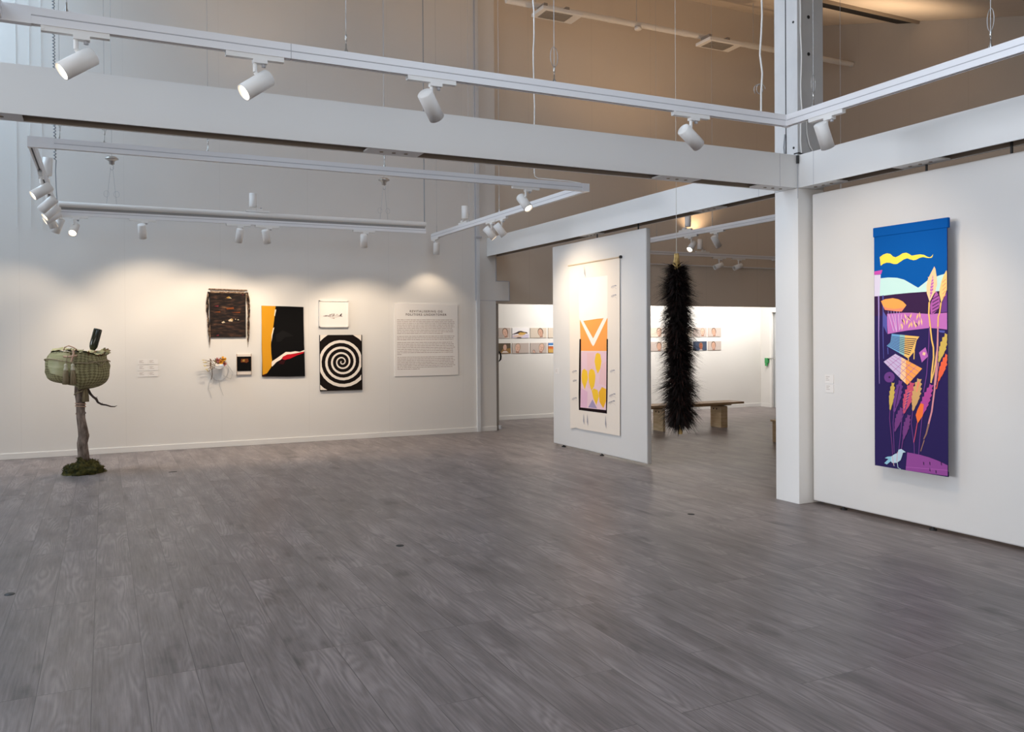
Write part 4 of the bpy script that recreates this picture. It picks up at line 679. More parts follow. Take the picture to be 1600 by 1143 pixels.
for (fx, fz, m, n_) in ((.01, .035, YL, 14), (.05, .075, YL, 10), (-.03, .06, PK, 9), (.055, .01, PK, 7)):
    mb = MB()
    for i in range(n_):
        a = i*2.4; petal(mb, (bx+fx, by-.035, bz+fz), (math.cos(a)*.8, -.7-rn.random()*.4, math.sin(a)*.8+.2), .045, .018, m)
    mb.lathe([(0, -.008), (.012, -.004), (.012, .004), (0, .008)], DKL, 10, Matrix.Translation((bx+fx, by-.05, bz+fz)))
    local(lp, mb).build('flower', root)
mb = MB()
for i in range(16):
    a = rn.uniform(0, 2*math.pi); petal(mb, (bx+rn.uniform(-.06, .06), by-.01, bz+rn.uniform(0, .05)), (math.cos(a), -.4, abs(math.sin(a))*.8), .06, .012, DKL if i % 3 else GRL)
for i in range(7):
    z = bz+rn.uniform(-.05, .09); x = bx-.06
    pts = [(x, by, z-.01), (x-.05, by-.01, z+.012*i-.03), (x-.09-.008*i, by-.02, z+.02*i-.06)]
    mb.tube(pts, .003, DKL, 5); petal(mb, pts[-1], (-1, -.2, rn.uniform(-.8, .8)), .04, .01, GRL); petal(mb, pts[1], (-.4, -.2, .9), .035, .009, DKL)
local(lp, mb).build('dry_twigs', root)
mb = MB()
mb.tube([(bx+.0+.125*math.cos(t), YN-.03-.02*math.sin(t), 1.09+.16*math.sin(t)) for t in [k*2*math.pi/40 for k in range(41)]], .0028, WIRE, 5)
mb.tube([(bx-.095, by, bz-.03), (1.345, YN-.06, 1.08), (1.352, YN-.05, 1.02), (1.34, YN-.03, .95)], .004, DKL, 5)
for k, pts in enumerate((((1.36, 1.0), (1.31, .9), (1.30, .82), (1.325, .76), (1.345, .69)), ((1.44, .94), (1.455, .85), (1.47, .80), (1.50, .72)), ((1.50, 1.0), (1.60, .95), (1.63, 1.03), (1.58, 1.12), (1.52, 1.17)), ((1.38, .98), (1.37, .90), (1.33, .875)))):
    mb.tube([(x, YN-.012-.006*k, z) for x, z in pts], .0026, WIRE, 5)
local(lp, mb).build('wire_loops', root)

# text board
root = empty('exhibition_text_sign', (4.526, YN, 1.48), 'large white wall board with an exhibition heading and paragraphs of small text', 'text board')
lp = root.location
bxm = mat('board_white', (.82, .785, .75, 1), .55)
local(lp, MB().box(4.005, 5.048, YN-.012, YN, .922, 2.038, bxm)).build('board', root)
INKD = mat('print_grey', srgb(92, 74, 70), .8)
def text(body, x, z, size, parent, name, m=INKD, spacing=1.0):
    cu = bpy.data.curves.new('t', 'FONT'); cu.body = body; cu.size = size; cu.align_x = 'CENTER'; cu.space_character = spacing; cu.extrude = .0006; cu.offset = .0005
    o = bpy.data.objects.new('t', cu); COL.objects.link(o)
    bpy.context.view_layer.update()
    me = bpy.data.meshes.new_from_object(o.evaluated_get(bpy.context.evaluated_depsgraph_get())); bpy.data.objects.remove(o)
    me.materials.clear(); me.materials.append(m)
    q = bpy.data.objects.new(name, me); COL.objects.link(q); q.parent = parent
    q.location = Vector((x, YN-.0132, z))-Vector(lp); q.rotation_euler = (R(90), 0, 0)
    return q
text('REVITALISERING OG', 4.52, 1.905, .047, root, 'heading', spacing=1.30)
text('POLITISKE UNDERTONER', 4.52, 1.855, .047, root, 'heading', spacing=1.30)
# body copy, too small to read in the photograph: rows of word-length strokes
PT = mat('print_soft', srgb(168, 150, 142), .8)
mb = MB(); rn = random.Random(3); z = 1.792
for n_, last in ((9, .78), (3, .97), (8, .08), (8, .38)):
    for i in range(n_):
        x = 4.045; end = 4.045+.955*(last if i == n_-1 else rn.uniform(.94, 1.0))
        while x < end:
            w_ = min(end-x, rn.uniform(.018, .075)); h_ = rn.uniform(.0075, .0095)
            mb.box(x, x+w_, YN-.0125, YN-.0118, z-h_, z, PT); x += w_+.008
        z -= .0262
    z -= .017
local(lp, mb).build('paragraph_text', root)

# small caption cards
CT = mat('print_faint', srgb(176, 164, 156), .8)
CARD = mat('card_white', (.80, .77, .74, 1), .6)
def card(x, z, w_, h_, label, plane='N', group='caption cards'):
    mb = MB()
    if plane == 'N':
        mb.box(x, x+w_, YN-.005, YN, z, z+h_, CARD)
        for i, f in enumerate((.42, .3, .48)): mb.box(x+.012, x+.012+w_*f, YN-.0055, YN-.005, z+h_*(.76-.2*i), z+h_*(.76-.2*i)+.005, CT)
    else:
        X_, = (plane,); mb.box(X_-.005, X_, x-w_, x, z, z+h_, CARD)
        for i, f in enumerate((.45, .3, .42)): mb.box(X_-.0055, X_-.005, x-.01-w_*f, x-.01, z+h_*(.76-.2*i), z+h_*(.76-.2*i)+.004, CT)
    return tag(mb.build('caption_sign'), label, 'caption card', group)
for r_, rw in enumerate(('top', 'middle', 'bottom')):
    for c_, cw in enumerate(('the side nearer the moss sculpture', 'the side nearer the flower bowl')):
        card(.414+c_*.127, 1.172-r_*.082, .119, .070, 'small white caption card on the end wall, %s row, %s' % (rw, cw))
card(5.472, 1.084, .095, .075, 'small white caption card beside the column, upper of the pair', 5.70)
card(5.466, 1.005, .09, .070, 'small white caption card beside the column, lower of the pair', 5.70)
card(10.28, 1.0, .09, .075, 'small white caption card on the hanging panel beside the pale banner', 5.643)

# ------------------------------------------------------------------ photographs in the passage
PH = {k: C('photo_'+k, *v) for k, v in dict(grey=(190,176,168), beige=(206,192,176), dark=(96,84,70), ochre=(150,116,72), skin=(216,178,158), skin2=(200,160,138), shade=(162,122,104), hair=(118,100,86), hairl=(172,154,136), white=(240,236,236), ridge=(70,56,58), gold=(206,166,92), mist=(206,196,214), sandy=(226,196,176), blue=(84,132,186), orange=(214,116,54), navy=(70,80,100), tan=(150,84,62), cloth=(226,214,206), lip=(178,124,112)).items()}
def oval(cx, cy, rx, ry, tilt=0, n=18, a0=0, a1=2*math.pi):
    t_ = R(tilt); o = []
    for i in range(n):
        a = a0+(a1-a0)*i/(n-1 if a1-a0 < 6.28 else n); x, y = rx*math.cos(a), ry*math.sin(a)
        o.append((cx+x*math.cos(t_)-y*math.sin(t_), cy+x*math.sin(t_)+y*math.cos(t_)))
    return o
def face(cx, cy, s_, tilt, skin='skin', hair='hair', cloth='cloth'):
    T = lambda x, y: (cx+s_*(x*math.cos(R(tilt))-y*math.sin(R(tilt))), cy+s_*(x*math.sin(R(tilt))+y*math.cos(R(tilt))))
    return [('p', hair, oval(cx, cy+.12*s_, .66*s_, .86*s_, tilt)), ('p', 'shade', [T(-.3, -.6), T(.36, -.6), T(.42, -1.3), T(-.36, -1.3)]), ('p', cloth, [T(-1.1, -1.5), T(-.5, -1.05), T(.5, -1.05), T(1.1, -1.5)]),
        ('p', skin, oval(cx, cy, .54*s_, .76*s_, tilt)), ('p', 'shade', oval(*T(.33, -.05), .2*s_, .6*s_, tilt)), ('p', skin, oval(*T(.18, 0), .26*s_, .62*s_, tilt)),
        ('p', 'shade', oval(*T(-.22, .14), .11*s_, .05*s_, tilt)), ('p', 'shade', oval(*T(.2, .14), .11*s_, .05*s_, tilt)), ('p', 'shade', [T(-.03, .12), T(.07, -.16), T(-.08, -.16)]), ('p', 'lip', oval(*T(0, -.36), .17*s_, .05*s_, tilt))]
def crop(polys, w_, h_):
    o = []
    for sh in polys:
        q = sh[2]
        for ax, v, s_ in ((0, 0, 1), (0, w_, -1), (1, 0, 1), (1, h_, -1)):
            r_ = []
            for i in range(len(q)):
                a, b_ = q[i-1], q[i]; ia, ib = (a[ax]-v)*s_ >= 0, (b_[ax]-v)*s_ >= 0
                if ia != ib:
                    t = (v-a[ax])/(b_[ax]-a[ax]); r_.append((a[0]+t*(b_[0]-a[0]), a[1]+t*(b_[1]-a[1])))
                if ib: r_.append(b_)
            q = r_
            if len(q) < 3: break
        if len(q) >= 3: o.append((sh[0], sh[1], q))
    return o
W_, H_ = 340, 185
land1 = [('p', 'mist', [(0, 0), (340, 0), (340, 70), (0, 55)]), ('p', 'sandy', [(0, 30), (120, 60), (250, 70), (200, 20), (60, 10)]), ('p', 'ridge', [(0, 70), (70, 95), (130, 125), (180, 130), (240, 112), (300, 105), (320, 85), (250, 75), (140, 82), (60, 70), (0, 60)]), ('p', 'gold', [(110, 75), (160, 105), (230, 100), (290, 90), (250, 60), (150, 55)]), ('p', 'ridge', [(80, 0), (110, 16), (170, 14), (190, 0)])]
land2 = [('p', 'blue', [(0, 130), (340, 130), (340, 185), (0, 185)]), ('p', 'white', [(0, 118), (340, 122), (340, 140), (0, 136)]), ('p', 'tan', [(0, 100), (340, 112), (340, 122), (0, 122)]), ('p', 'gold', [(0, 0), (200, 0), (120, 60), (0, 70)])]
photos = [
 (0, 0, 'grey', face(230, 100, 88, 12), 'portrait of a face with fair skin, top row, half hidden by the passage jamb'),
 (0, 1, 'dark', [('p', 'ochre', [(120, 0), (340, 0), (340, 95), (180, 80)])]+face(225, 110, 66, 0), 'dark portrait photograph, bottom row, half hidden by the passage jamb'),
 (1, 0, 'white', land1, 'landscape photograph of a dark ridge on a white ground in the top row'),
 (1, 1, 'grey', face(110, 100, 92, -8, hair='hairl'), 'portrait photograph hanging directly under the dark ridge landscape'),
 (2, 0, 'beige', face(210, 98, 88, 10, 'skin2'), 'portrait photograph on beige, top row, just past the dark ridge landscape'),
 (2, 1, 'grey', face(230, 96, 92, -14, 'skin', 'hairl')+face(70, 20, 40, 30), 'close portrait photograph, bottom row, just before the orange landscape'),
 (3, 0, 'beige', face(250, 95, 80, 6), 'pale photograph in the top row cut off by the edge of the hanging panel'),
 (3, 1, 'orange', land2, 'orange and blue landscape photograph cut off by the edge of the hanging panel'),
 (9, 0, 'beige', face(270, 100, 90, 4, 'skin'), 'portrait photograph, top row, between the hanging panel and the feather pole'),
 (9, 1, 'grey', face(270, 92, 92, 0, 'skin2'), 'portrait photograph, bottom row, between the hanging panel and the feather pole'),
 (10, 0, 'grey', face(150, 95, 86, -6), 'portrait photograph in the top row mostly hidden behind the feather pole'),
 (10, 1, 'beige', face(170, 95, 86, 8), 'portrait photograph in the bottom row mostly hidden behind the feather pole'),
 (11, 0, 'beige', face(120, 95, 86, 6, 'skin2'), 'top row photograph with its edge showing past the feather pole'),
 (11, 1, 'grey', face(140, 95, 84, -4), 'bottom row photograph with its edge showing past the feather pole'),
 (12, 0, 'grey', face(235, 98, 86, -3, 'skin', 'hairl'), 'portrait of a face on plain grey, top row, second from the end by the door'),
 (12, 1, 'navy', face(190, 92, 78, 0, 'tan', 'hair', 'white'), 'portrait of a face on a dark blue ground in the bottom row'),
 (13, 0, 'grey', face(150, 98, 90, 8, 'skin2'), 'portrait photograph, top row, last one towards the door'),
 (13, 1, 'grey', face(140, 95, 92, 4, 'skin2'), 'portrait photograph, bottom row, last one towards the door')]
for k, row, bg, shp, lab in photos:
    x = 6.372+.3745*k; z = 1.498 if row == 0 else 1.218
    mb = MB().box(x, x+.34, 13.938, 13.95, z, z+.185, PH[bg])
    art(mb, crop(shp, W_, H_), lambda u, v, o: (x+u, 13.938-o, z+v), PH, .0006, .0002)
    tag(mb.build('photo_picture'), lab, 'photograph', 'photographs along the passage wall')

# ------------------------------------------------------------------ benches
OAK = noisy('bench_oak', (.36, .22, .11, 1), (.50, .34, .19, 1), (4, 40, 40), .45, .05)
PLY = noisy('bench_leg_wood', (.50, .36, .20, 1), (.62, .47, .29, 1), (6, 6, 30), .5, .05)
HOLE = mat('plug_dark', (.05, .03, .02, 1), .7)
root = empty('bench', (8.6, 11.1, 0), 'long low oak bench standing behind the feather pole', 'bench')
lp = root.location
local(lp, MB().box(7.45, 9.56, 10.93, 11.30, .385, .42, OAK)).build('seat', root, bevel=.004)
for x0, x1 in ((7.955, 8.0), (9.115, 9.25)):
    mb = MB().box(x0, x1, 10.98, 11.25, 0, .355, PLY)
    for y in (11.09, 11.17): mb.tube([(x0, y, .305), (x0-.003, y, .305)], .014, HOLE, 10)
    local(lp, mb).build('leg', root, bevel=.003)
local(lp, MB().box(7.7, 9.4, 11.06, 11.16, .355, .385, OAK)).build('support_rail', root)
o = MB().box(8.52, 8.92, 8.86, 9.16, .002, .29, PLY).box(8.50, 8.94, 8.84, 9.18, .29, .315, PLY).build('wooden_stool', bevel=.004)
tag(o, 'low pale wooden stool almost hidden behind the white column', 'stool')

# ------------------------------------------------------------------ feathered pole
root = empty('feather_pole', (4.885, 6.5, .58), 'hanging pole wrapped in shaggy black brown feathers with gold ends', 'feather sculpture')
lp = root.location
GOLD = noisy('gilded_horn', (.28, .17, .05, 1), (.55, .38, .13, 1), (10, 10, 30), .4, .1)
pa, pb = Vector((4.874, 6.5, 2.285)), Vector((4.906, 6.5, .58))
mb = MB()
ax = lambda t: pa+(pb-pa)*t
for k, (ox, oy) in enumerate(((-.013, 0), (.013, 0), (0, -.014), (0, .013))):
    mb.tube([ax(t)+Vector((ox, oy, 0))*(1 if t < .9 else .8) for t in (0, .05, .1, .5, .9, .96, 1)], [.012, .016, .014, .012, .014, .017, .013], GOLD, 8)
for k in range(3):
    a = k*2.1; mb.tube([ax(0.03)+Vector((.022*math.cos(a), .022*math.sin(a), 0)), ax(.06)+Vector((.03*math.cos(a), .03*math.sin(a), 0)), ax(.09)+Vector((.05*math.cos(a), .05*math.sin(a), 0))], [.006, .01, .003], GOLD, 6)
local(lp, mb).build('pole', root)
local(lp, MB().tube([pa+Vector((0, 0, -.03)), pa+Vector((0, 0, .2)), (4.874, 6.5, cz(6.5))], .0022, mat('cord_pale', (.7, .68, .62, 1), .6), 6)).build('hanging_cord', root)
FE = mat('feather_dark', (.013, .009, .008, 1), .6, 0, .25); FE2 = mat('feather_brown', (.045, .018, .014, 1), .6, 0, .25)
mb = MB(); rn = random.Random(21)
mb.tube([ax(.085+.84*i/60)+Vector((rn.uniform(-.012, .012), rn.uniform(-.012, .012), 0)) for i in range(61)], [.03, .05]+[rn.uniform(.055, .085) for _ in range(57)]+[.05, .03], FE, 12)
for c_ in range(260):
    t = .078+.855*(c_+rn.uniform(-.3, .3))/260; a0 = c_*2.39996+rn.uniform(-.3, .3)
    base = ax(t); tuft = rn.uniform(.82, 1.18)
    env = .92+.10*math.sin(t*38)+.06*math.sin(t*17+1)
    env *= min(1, .55+(t-.06)*5) if t < .15 else 1
    env *= min(1, .62+(.945-t)*4) if t > .85 else 1
    lean = rn.gauss(-.10, .16)+(.25 if t < .13 else 0)-(.35 if t > .84 else 0)
    for k in range(62):
        a = a0+rn.gauss(0, .26); L_ = (.085+.105*rn.random()**1.5)*tuft*env*1.12
        el = lean+rn.gauss(0, .20)
        d = Vector((math.cos(a)*math.cos(el), math.sin(a)*math.cos(el), math.sin(el)))
        side = Vector((-math.sin(a), math.cos(a), 0)); st = base+Vector((math.cos(a), math.sin(a), 0))*.05+Vector((0, 0, rn.gauss(0, .022)))
        w_ = rn.uniform(.0035, .0075); vs = []; droop = rn.uniform(.0, .30)
        for i in range(4):
            s_ = i/3; q = st+d*L_*s_-Vector((0, 0, droop*L_*s_*s_)); ww = w_*(1-.93*s_*s_); vs += [q-side*ww, q+side*ww]
        mb.add(vs, [(2*i, 2*i+1, 2*i+3, 2*i+2) for i in range(3)], FE2 if rn.random() < .13 else FE)
o = local(lp, mb).build('feathers', root); o['kind'] = 'stuff'

# ------------------------------------------------------------------ moss, trunk and basket sculpture
root = empty('basket_sculpture', (-.24, 10.72, 0), 'green basket bundle with a bottle on top of a tree trunk in moss', 'sculpture')
lp = root.location
MOSS = noisy('moss', (.016, .020, .005, 1), (.105, .088, .020, 1), (22, 22, 22), .95, .8, bdist=.02)
mb = MB(); n1, n2 = 48, 16; vs = []; rn = random.Random(2)
from mathutils import noise
for j in range(n2+1):
    ph = math.pi/2*j/n2
    for i in range(n1):
        th = 2*math.pi*i/n1; d = Vector((math.cos(th)*math.cos(ph), math.sin(th)*math.cos(ph), math.sin(ph)))
        k = 1+.28*noise.noise(d*2.3+Vector((3, 1, 5)))+.14*noise.noise(d*6)+.08*noise.noise(d*15)
        vs.append((-.232+.208*d.x*k, 10.72+.19*d.y*k, .0+.150*d.z*k*(1.08 if d.x > -.2 else .84)))
mb.add(vs, [(j*n1+i, j*n1+(i+1)%n1, (j+1)*n1+(i+1)%n1, (j+1)*n1+i) for j in range(n2) for i in range(n1)], MOSS, True)
for k in range(1500):
    i = rn.randrange(n1*(n2-1)); q = Vector(vs[i]); nrm = (q-Vector((-.232, 10.72, -.05))).normalized(); s_ = nrm.orthogonal().normalized()
    q += s_*rn.uniform(-.02, .02)+nrm.cross(s_)*rn.uniform(-.02, .02); e_ = q+(nrm+s_*rn.uniform(-.8, .8)+nrm.cross(s_)*rn.uniform(-.8, .8)).normalized()*rn.uniform(.008, .022)
    mb.add([q-s_*.004, q+s_*.004, e_], [(0, 1, 2)], MOSS)
local(lp, mb).build('moss_mound', root)
BARK = noisy('grey_bark', (.10, .070, .052, 1), (.35, .275, .225, 1), (26, 26, 9), .9, .9, bdist=.012)
path = [(-.215, .12, .055), (-.222, .22, .051), (-.232, .34, .048), (-.215, .42, .05), (-.225, .50, .045), (-.242, .62, .040), (-.245, .72, .040), (-.245, .82, .043), (-.25, .92, .05), (-.245, 1.02, .05)]
mb = MB(); mb.tube([(x, 10.74+.01*math.sin(z*9), z) for x, z, r_ in path], [r_*1.14 for x, z, r_ in path], BARK, 16)
for x, z, s_ in ((-.17, .43, 1), (-.285, .67, -1), (-.20, .675, 1)): mb.tube([(x-s_*.03, 10.72, z), (x+s_*.008, 10.71, z+.01)], [.018, .01], BARK, 8)
local(lp, mb).build('trunk', root)
DB = noisy('dark_branch', (.05, .035, .03, 1), (.12, .085, .07, 1), (30, 30, 30), .85, .4)
mb = MB().tube([(-.17, 10.72, .955), (-.145, 10.70, .90), (-.115, 10.69, .862), (-.085, 10.69, .838), (-.068, 10.68, .80), (-.03, 10.68, .775), (.02, 10.67, .765), (.065, 10.66, .748), (.105, 10.66, .745), (.13, 10.66, .757)], [.013, .014, .012, .015, .012, .011, .009, .008, .006, .002], DB, 8)
mb.tube([(-.085, 10.69, .838), (-.075, 10.69, .865)], [.006, .002], DB, 6).tube([(-.03, 10.68, .775), (-.02, 10.68, .795)], [.005, .002], DB, 6)
local(lp, mb).build('branch', root)
def basket_mat():
    m = mat('green_basket', (.25, .25, .13, 1), .7, 0, .3); n, l, b = nodes(m)
    uv = n.new('ShaderNodeUVMap'); uv.uv_map = 'UVMap'
    mp = n.new('ShaderNodeMapping'); mp.inputs['Rotation'].default_value = (0, 0, R(45)); mp.inputs['Scale'].default_value = (33, 33, 33)
    l.new(uv.outputs['UV'], mp.inputs['Vector'])
    ck = n.new('ShaderNodeTexChecker'); ck.inputs['Scale'].default_value = 1
    ck.inputs['Color1'].default_value = (.20, .172, .082, 1); ck.inputs['Color2'].default_value = (.37, .335, .17, 1)
    l.new(mp.outputs['Vector'], ck.inputs['Vector'])
    nz = n.new('ShaderNodeTexNoise'); nz.inputs['Scale'].default_value = 9; l.new(uv.outputs['UV'], nz.inputs['Vector'])
    mx = n.new('ShaderNodeMix'); mx.data_type = 'RGBA'; mx.blend_type = 'OVERLAY'; mx.inputs['Factor'].default_value = .35
    l.new(ck.outputs['Color'], mx.inputs[6]); l.new(nz.outputs['Fac'], mx.inputs[7]); l.new(mx.outputs[2], b.inputs['Base Color'])
    bp = n.new('ShaderNodeBump'); bp.inputs['Strength'].default_value = .25; bp.inputs['Distance'].default_value = .008
    l.new(ck.outputs['Fac'], bp.inputs['Height']); l.new(bp.outputs['Normal'], b.inputs['Normal'])
    return m
BK = basket_mat()
SATIN = noisy('green_satin', (.38, .355, .175, 1), (.52, .485, .27, 1), (5, 5, 26), .4, .15)
bc = Vector((-.268, 10.72, 1.17))
def bpt(th, v):          # v -1..1 bottom to rim
    ct, st = math.cos(th), math.sin(th)
    prof = (1-abs(min(0, v))**3.4)**.5 if v < 0 else 1-(.10 if ct > 0 else .17)*v**2
    prof = max(prof, .12 if v < -.99 else prof)
    rx, ry = .325, .27
    x = rx*ct*prof; y = ry*st*prof
    zb = -.205+.055*max(0, -ct)+(.0 if ct < 0 else -.015)      # the bundle sags towards one end
    zt = .195+.014*math.sin(th*3+.8)+.02*max(0, -ct)-.025*max(0, ct)
    z = zt*v if v > 0 else -zb*v
    x += .012*noise.noise(Vector((ct*2, st*2, v*2)))*2
    return Vector((bc.x+x, bc.y+y, bc.z+z+.012*noise.noise(Vector((ct*3, st*3, v*1.5+9)))))
NT, NV = 64, 26
mb = MB(); vs = []
for j in range(NV+1):
    for i in range(NT): vs.append(bpt(2*math.pi*i/NT, -1+2*j/NV))
fs = [(j*NT+i, j*NT+(i+1)%NT, (j+1)*NT+(i+1)%NT, (j+1)*NT+i) for j in range(NV) for i in range(NT)]
mb.add(vs, fs, BK, True); mb.add([vs[i] for i in range(NT)], [tuple(range(NT))[::-1]], BK)
bo = local(lp, mb).build('basket', root)
uvl = bo.data.uv_layers.new(name='UVMap')
for p in bo.data.polygons:
    for li in p.loop_indices:
        vi = bo.data.loops[li].vertex_index
        if vi < len(vs):
            j, i = divmod(vi, NT); u_ = i/NT
            if p.index < NT*NV and p.index % NT == NT-1 and i == 0: u_ = 1.0
            uvl.data[li].uv = (u_*1.9, j/NV*.60)
# satin patch over the near left shoulder, stuffing under the rim, crumpled rim cloth
mb = MB(); P_ = []
for j in range(11):
    for i in range(17):
        th = R(206+i*3.6+(6-j)*1.6); v = -.10+j*.10-.22*(1-j/10)*(1-abs(i-8)/8)
        q = bpt(th, min(1, v)); P_.append(q+(q-bc).normalized()*.007)
mb.add(P_, [(j*17+i, j*17+i+1, (j+1)*17+i+1, (j+1)*17+i) for j in range(10) for i in range(16)], SATIN, True)
local(lp, mb).build('satin_patch', root)
mb = MB(); P_ = []
for j in range(5):
    for i in range(NT):
        th = 2*math.pi*i/NT; q = bpt(th, 1); k = 1-j*.24
        P_.append(Vector((bc.x+(q.x-bc.x)*k, bc.y+(q.y-bc.y)*k, q.z+.015+(.020*noise.noise(Vector((math.cos(th)*5, math.sin(th)*5, j*1.3)))) + (.012 if j in (1, 2) else 0))))
mb.add(P_, [(j*NT+i, j*NT+(i+1)%NT, (j+1)*NT+(i+1)%NT, (j+1)*NT+i) for j in range(4) for i in range(NT)], SATIN, True)
mb.add(P_[4*NT:], [tuple(range(NT))], SATIN)
local(lp, mb).build('crumpled_lining', root)
mb = MB()
for i in range(26):
    th = R(250+i*6.0); q = bpt(th, 1)+Vector((0, 0, .012)); d = Vector((math.cos(th), math.sin(th), 0))
    petal(mb, q-d*.02+Vector((0, 0, rn.uniform(-.01, .02))), d+Vector((rn.uniform(-.5, .5), 0, rn.uniform(-.5, .7))), .06, .022, DKL if i % 2 else BK)
local(lp, mb).build('leaf_trim', root)
ROPE = noisy('twine', (.30, .24, .14, 1), (.44, .37, .24, 1), (60, 60, 60), .8, .2)
CORDP = mat('pink_cord', srgb(214, 176, 150), .7)
mb = MB()
mb.tube([bpt(R(a), .52-.12*math.sin(R(a*3)))*1.0+(bpt(R(a), .5)-bc).normalized()*.012 for a in range(170, 372, 6)], .007, ROPE, 7)
mb.tube([bpt(R(a), .25+.35*abs(math.sin(R(a*4))))+(bpt(R(a), .3)-bc).normalized()*.012 for a in range(290, 350, 4)], .006, ROPE, 7)
mb.tube([(-.40, 10.52, 1.395), (-.39, 10.5, 1.43), (-.35, 10.5, 1.447), (-.30, 10.5, 1.425), (-.26, 10.5, 1.39)], .006, CORDP, 7)
mb.tube([(-.305, 10.455, 1.40), (-.30, 10.445, 1.36), (-.315, 10.44, 1.31), (-.325, 10.435, 1.27)], .011, CORDP, 8)
mb.tube([(-.40, 10.46, 1.33), (-.36, 10.445, 1.325), (-.32, 10.44, 1.33), (-.27, 10.445, 1.34)], .010, CORDP, 8)
local(lp, mb).build('rope', root)
TAS = noisy('tassel', (.20, .15, .08, 1), (.34, .27, .16, 1), (120, 120, 6), .75, .5)
BEAD = mat('tassel_bead', srgb(206, 198, 172), .5)
for x, zt in ((-.378, 1.185), (-.310, 1.185)):
    M = Matrix.Translation((x, 10.425, zt)); mb = MB()
    mb.lathe([(0, .07), (.014, .06), (.02, .045), (.014, .03), (.02, .015), (.024, 0), (.018, -.012)], BEAD, 12, M)
    mb.tube([(x, 10.425, zt+.06), (x+.01, 10.435, zt+.12), (x+.02, 10.44, 1.335)], .006, ROPE, 6)
    mb.lathe([(.018, -.005), (.026, -.02), (.030, -.06), (.036, -.16), (0, -.165)], TAS, 16, M)
    local(lp, mb).build('tassel', root)
mb = MB().lathe([(.012, 0), (.026, -.015), (.034, -.08), (.036, -.145), (0, -.148)], TAS, 16, Matrix.Translation((-.192, 10.70, .955)))
local(lp, mb).build('tassel', root)
mb = MB()
for k in range(2):
    mb.tube([(-.245+.052*math.cos(t), 10.745+.052*math.sin(t), .78-.028*k+.012*math.sin(t*.5)) for t in [q*.45 for q in range(16)]], .006, CORDP, 6)
mb.tube([(-.25+.058*math.cos(t), 10.745+.058*math.sin(t), .82+.022*t) for t in [3.2+q*.35 for q in range(12)]], .007, ROPE, 6)
local(lp, mb).build('twine_wrap', root)
GLASS = mat('dark_bottle_glass', (.022, .024, .012, 1), .12, 0, .6)
M = Matrix.Translation((-.125, 10.70, 1.365)) @ Matrix.Rotation(R(14), 4, 'Y')
mb = MB().lathe([(.0, -.02), (.018, -.015), (.018, .02), (.03, .04), (.042, .065), (.046, .10), (.046, .265), (.042, .275), (.036, .278), (.03, .265), (0, .262)], GLASS, 24, M)
local(lp, mb).build('bottle', root)
local(lp, MB().lathe([(.05, -.03), (.046, 0), (.03, .028), (.018, .034)], mat('bottle_collar', srgb(226, 208, 160), .6), 16, M)).build('bottle_collar', root)

# ------------------------------------------------------------------ floor sockets and scuffs
for x, y, lab in ((-.517, 5.80, 'small dark floor socket cover nearest the viewer at the outer edge'), (1.92, 5.86, 'small dark floor socket cover in the middle of the open floor'), (.693, 10.33, 'narrow dark floor socket slot between the sculpture and the fringed weaving'), (4.456, 5.76, 'small dark floor socket cover in front of the column')):
    mb = MB().lathe([(0, .004), (.03, .004), (.036, .001), (.037, 0)], DARKM, 16, Matrix.Translation((x, y, 0)) @ Matrix.Diagonal((1.3 if y > 10 else .8, .35 if y > 10 else .9, 1, 1)))
    tag(mb.build('floor_socket'), lab, 'floor socket', 'floor socket covers')

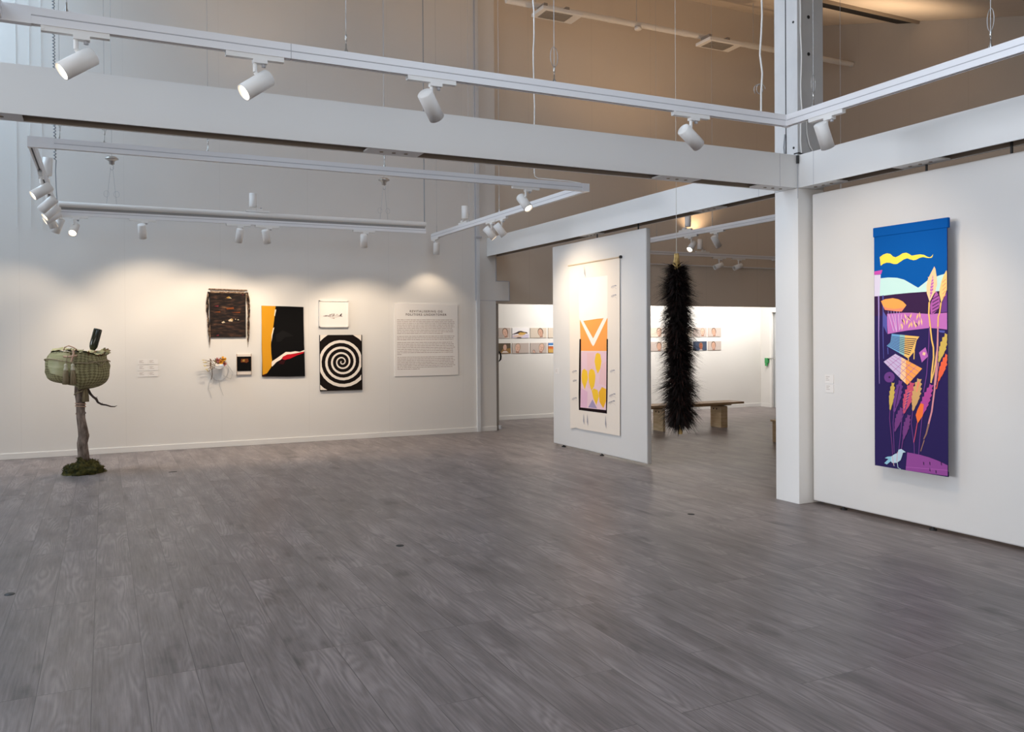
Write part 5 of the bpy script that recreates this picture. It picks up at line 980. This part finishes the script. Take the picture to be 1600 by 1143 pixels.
# ------------------------------------------------------------------ light
def area(name, loc, rot, sx, sy, power, col, spread=180):
    L = bpy.data.lights.new(name, 'AREA'); L.shape = 'RECTANGLE'; L.size = sx; L.size_y = sy; L.energy = power; L.color = col; L.spread = R(spread)
    o = bpy.data.objects.new(name, L); COL.objects.link(o); o.location = loc; o.rotation_euler = rot; return o
DAY = (.62, .81, 1.0)
for (a, b_), pw in zip(wins, (41, 49, 50, 64)):
    zt = cz(a)-.35
    area('window_daylight', (-15.97, (a+b_)/2, (1.8+zt)/2), (0, R(-90), 0), zt-1.8, b_-a, pw, (.78, .82, .90), 50)
area('window_daylight', (-2, -2.97, 1.87), (R(90), 0, 0), 10, 1.7, 112, (1, .88, .73))  # added fill at the unseen south window, warmed for the front faces
for (x, y, sx, sy), pw, cl in zip(SKY, (232, 32, 38, 45), ((.55, .76, .98), (.60, .78, .92), (.66, .79, .95), (.66, .78, .92))):
    area('unseen_skylight_fill', (x, y-.02, cz(y)-.10), (math.atan(SL), 0, 0), sx-.1, sy-.1, pw, cl)
area('passage_light', (9.9, 12.85, 2.55), (R(50), 0, 0), 5.6, .3, 116, (1, .97, .93), 160)
area('hall_ceiling_fill', (11.3, 9.6, 5.6), (R(180), 0, 0), 1.0, 1.0, 10, (1, .72, .46), 120)  # added fill with no fixture, brightens the roof boards beyond the column
w_ = bpy.data.worlds.new('sky'); sc.world = w_; w_.use_nodes = True
w_.node_tree.nodes['Background'].inputs['Color'].default_value = (.62, .78, 1, 1)
w_.node_tree.nodes['Background'].inputs['Strength'].default_value = .5

# ------------------------------------------------------------------ camera
f, yaw, pitch, roll, cyp = 1318.658, .450383, -.0072133, -.0066928, 537.1145
W3 = Vector((math.sin(yaw)*math.cos(pitch), math.cos(yaw)*math.cos(pitch), math.sin(pitch)))
r_ = Vector((math.cos(yaw), -math.sin(yaw), 0)); u_ = r_.cross(W3)
r2 = r_*math.cos(roll)+u_*math.sin(roll); u2 = u_*math.cos(roll)-r_*math.sin(roll)
cam = bpy.data.cameras.new('camera'); co = bpy.data.objects.new('camera', cam); COL.objects.link(co)
m3 = Matrix((r2, u2, -W3)).transposed().to_4x4(); m3.translation = (0, 0, 1.5); co.matrix_world = m3
cam.sensor_width = 36; cam.lens = f*36/1600; cam.shift_y = (cyp-571.5)/1600; cam.clip_start = .05
sc.camera = co
vs_ = sc.view_settings
vs_.view_transform = 'Standard'; vs_.look = 'None'; vs_.gamma = 1; vs_.use_curve_mapping = False; vs_.exposure = 0.0
sc.cycles.max_bounces = 8
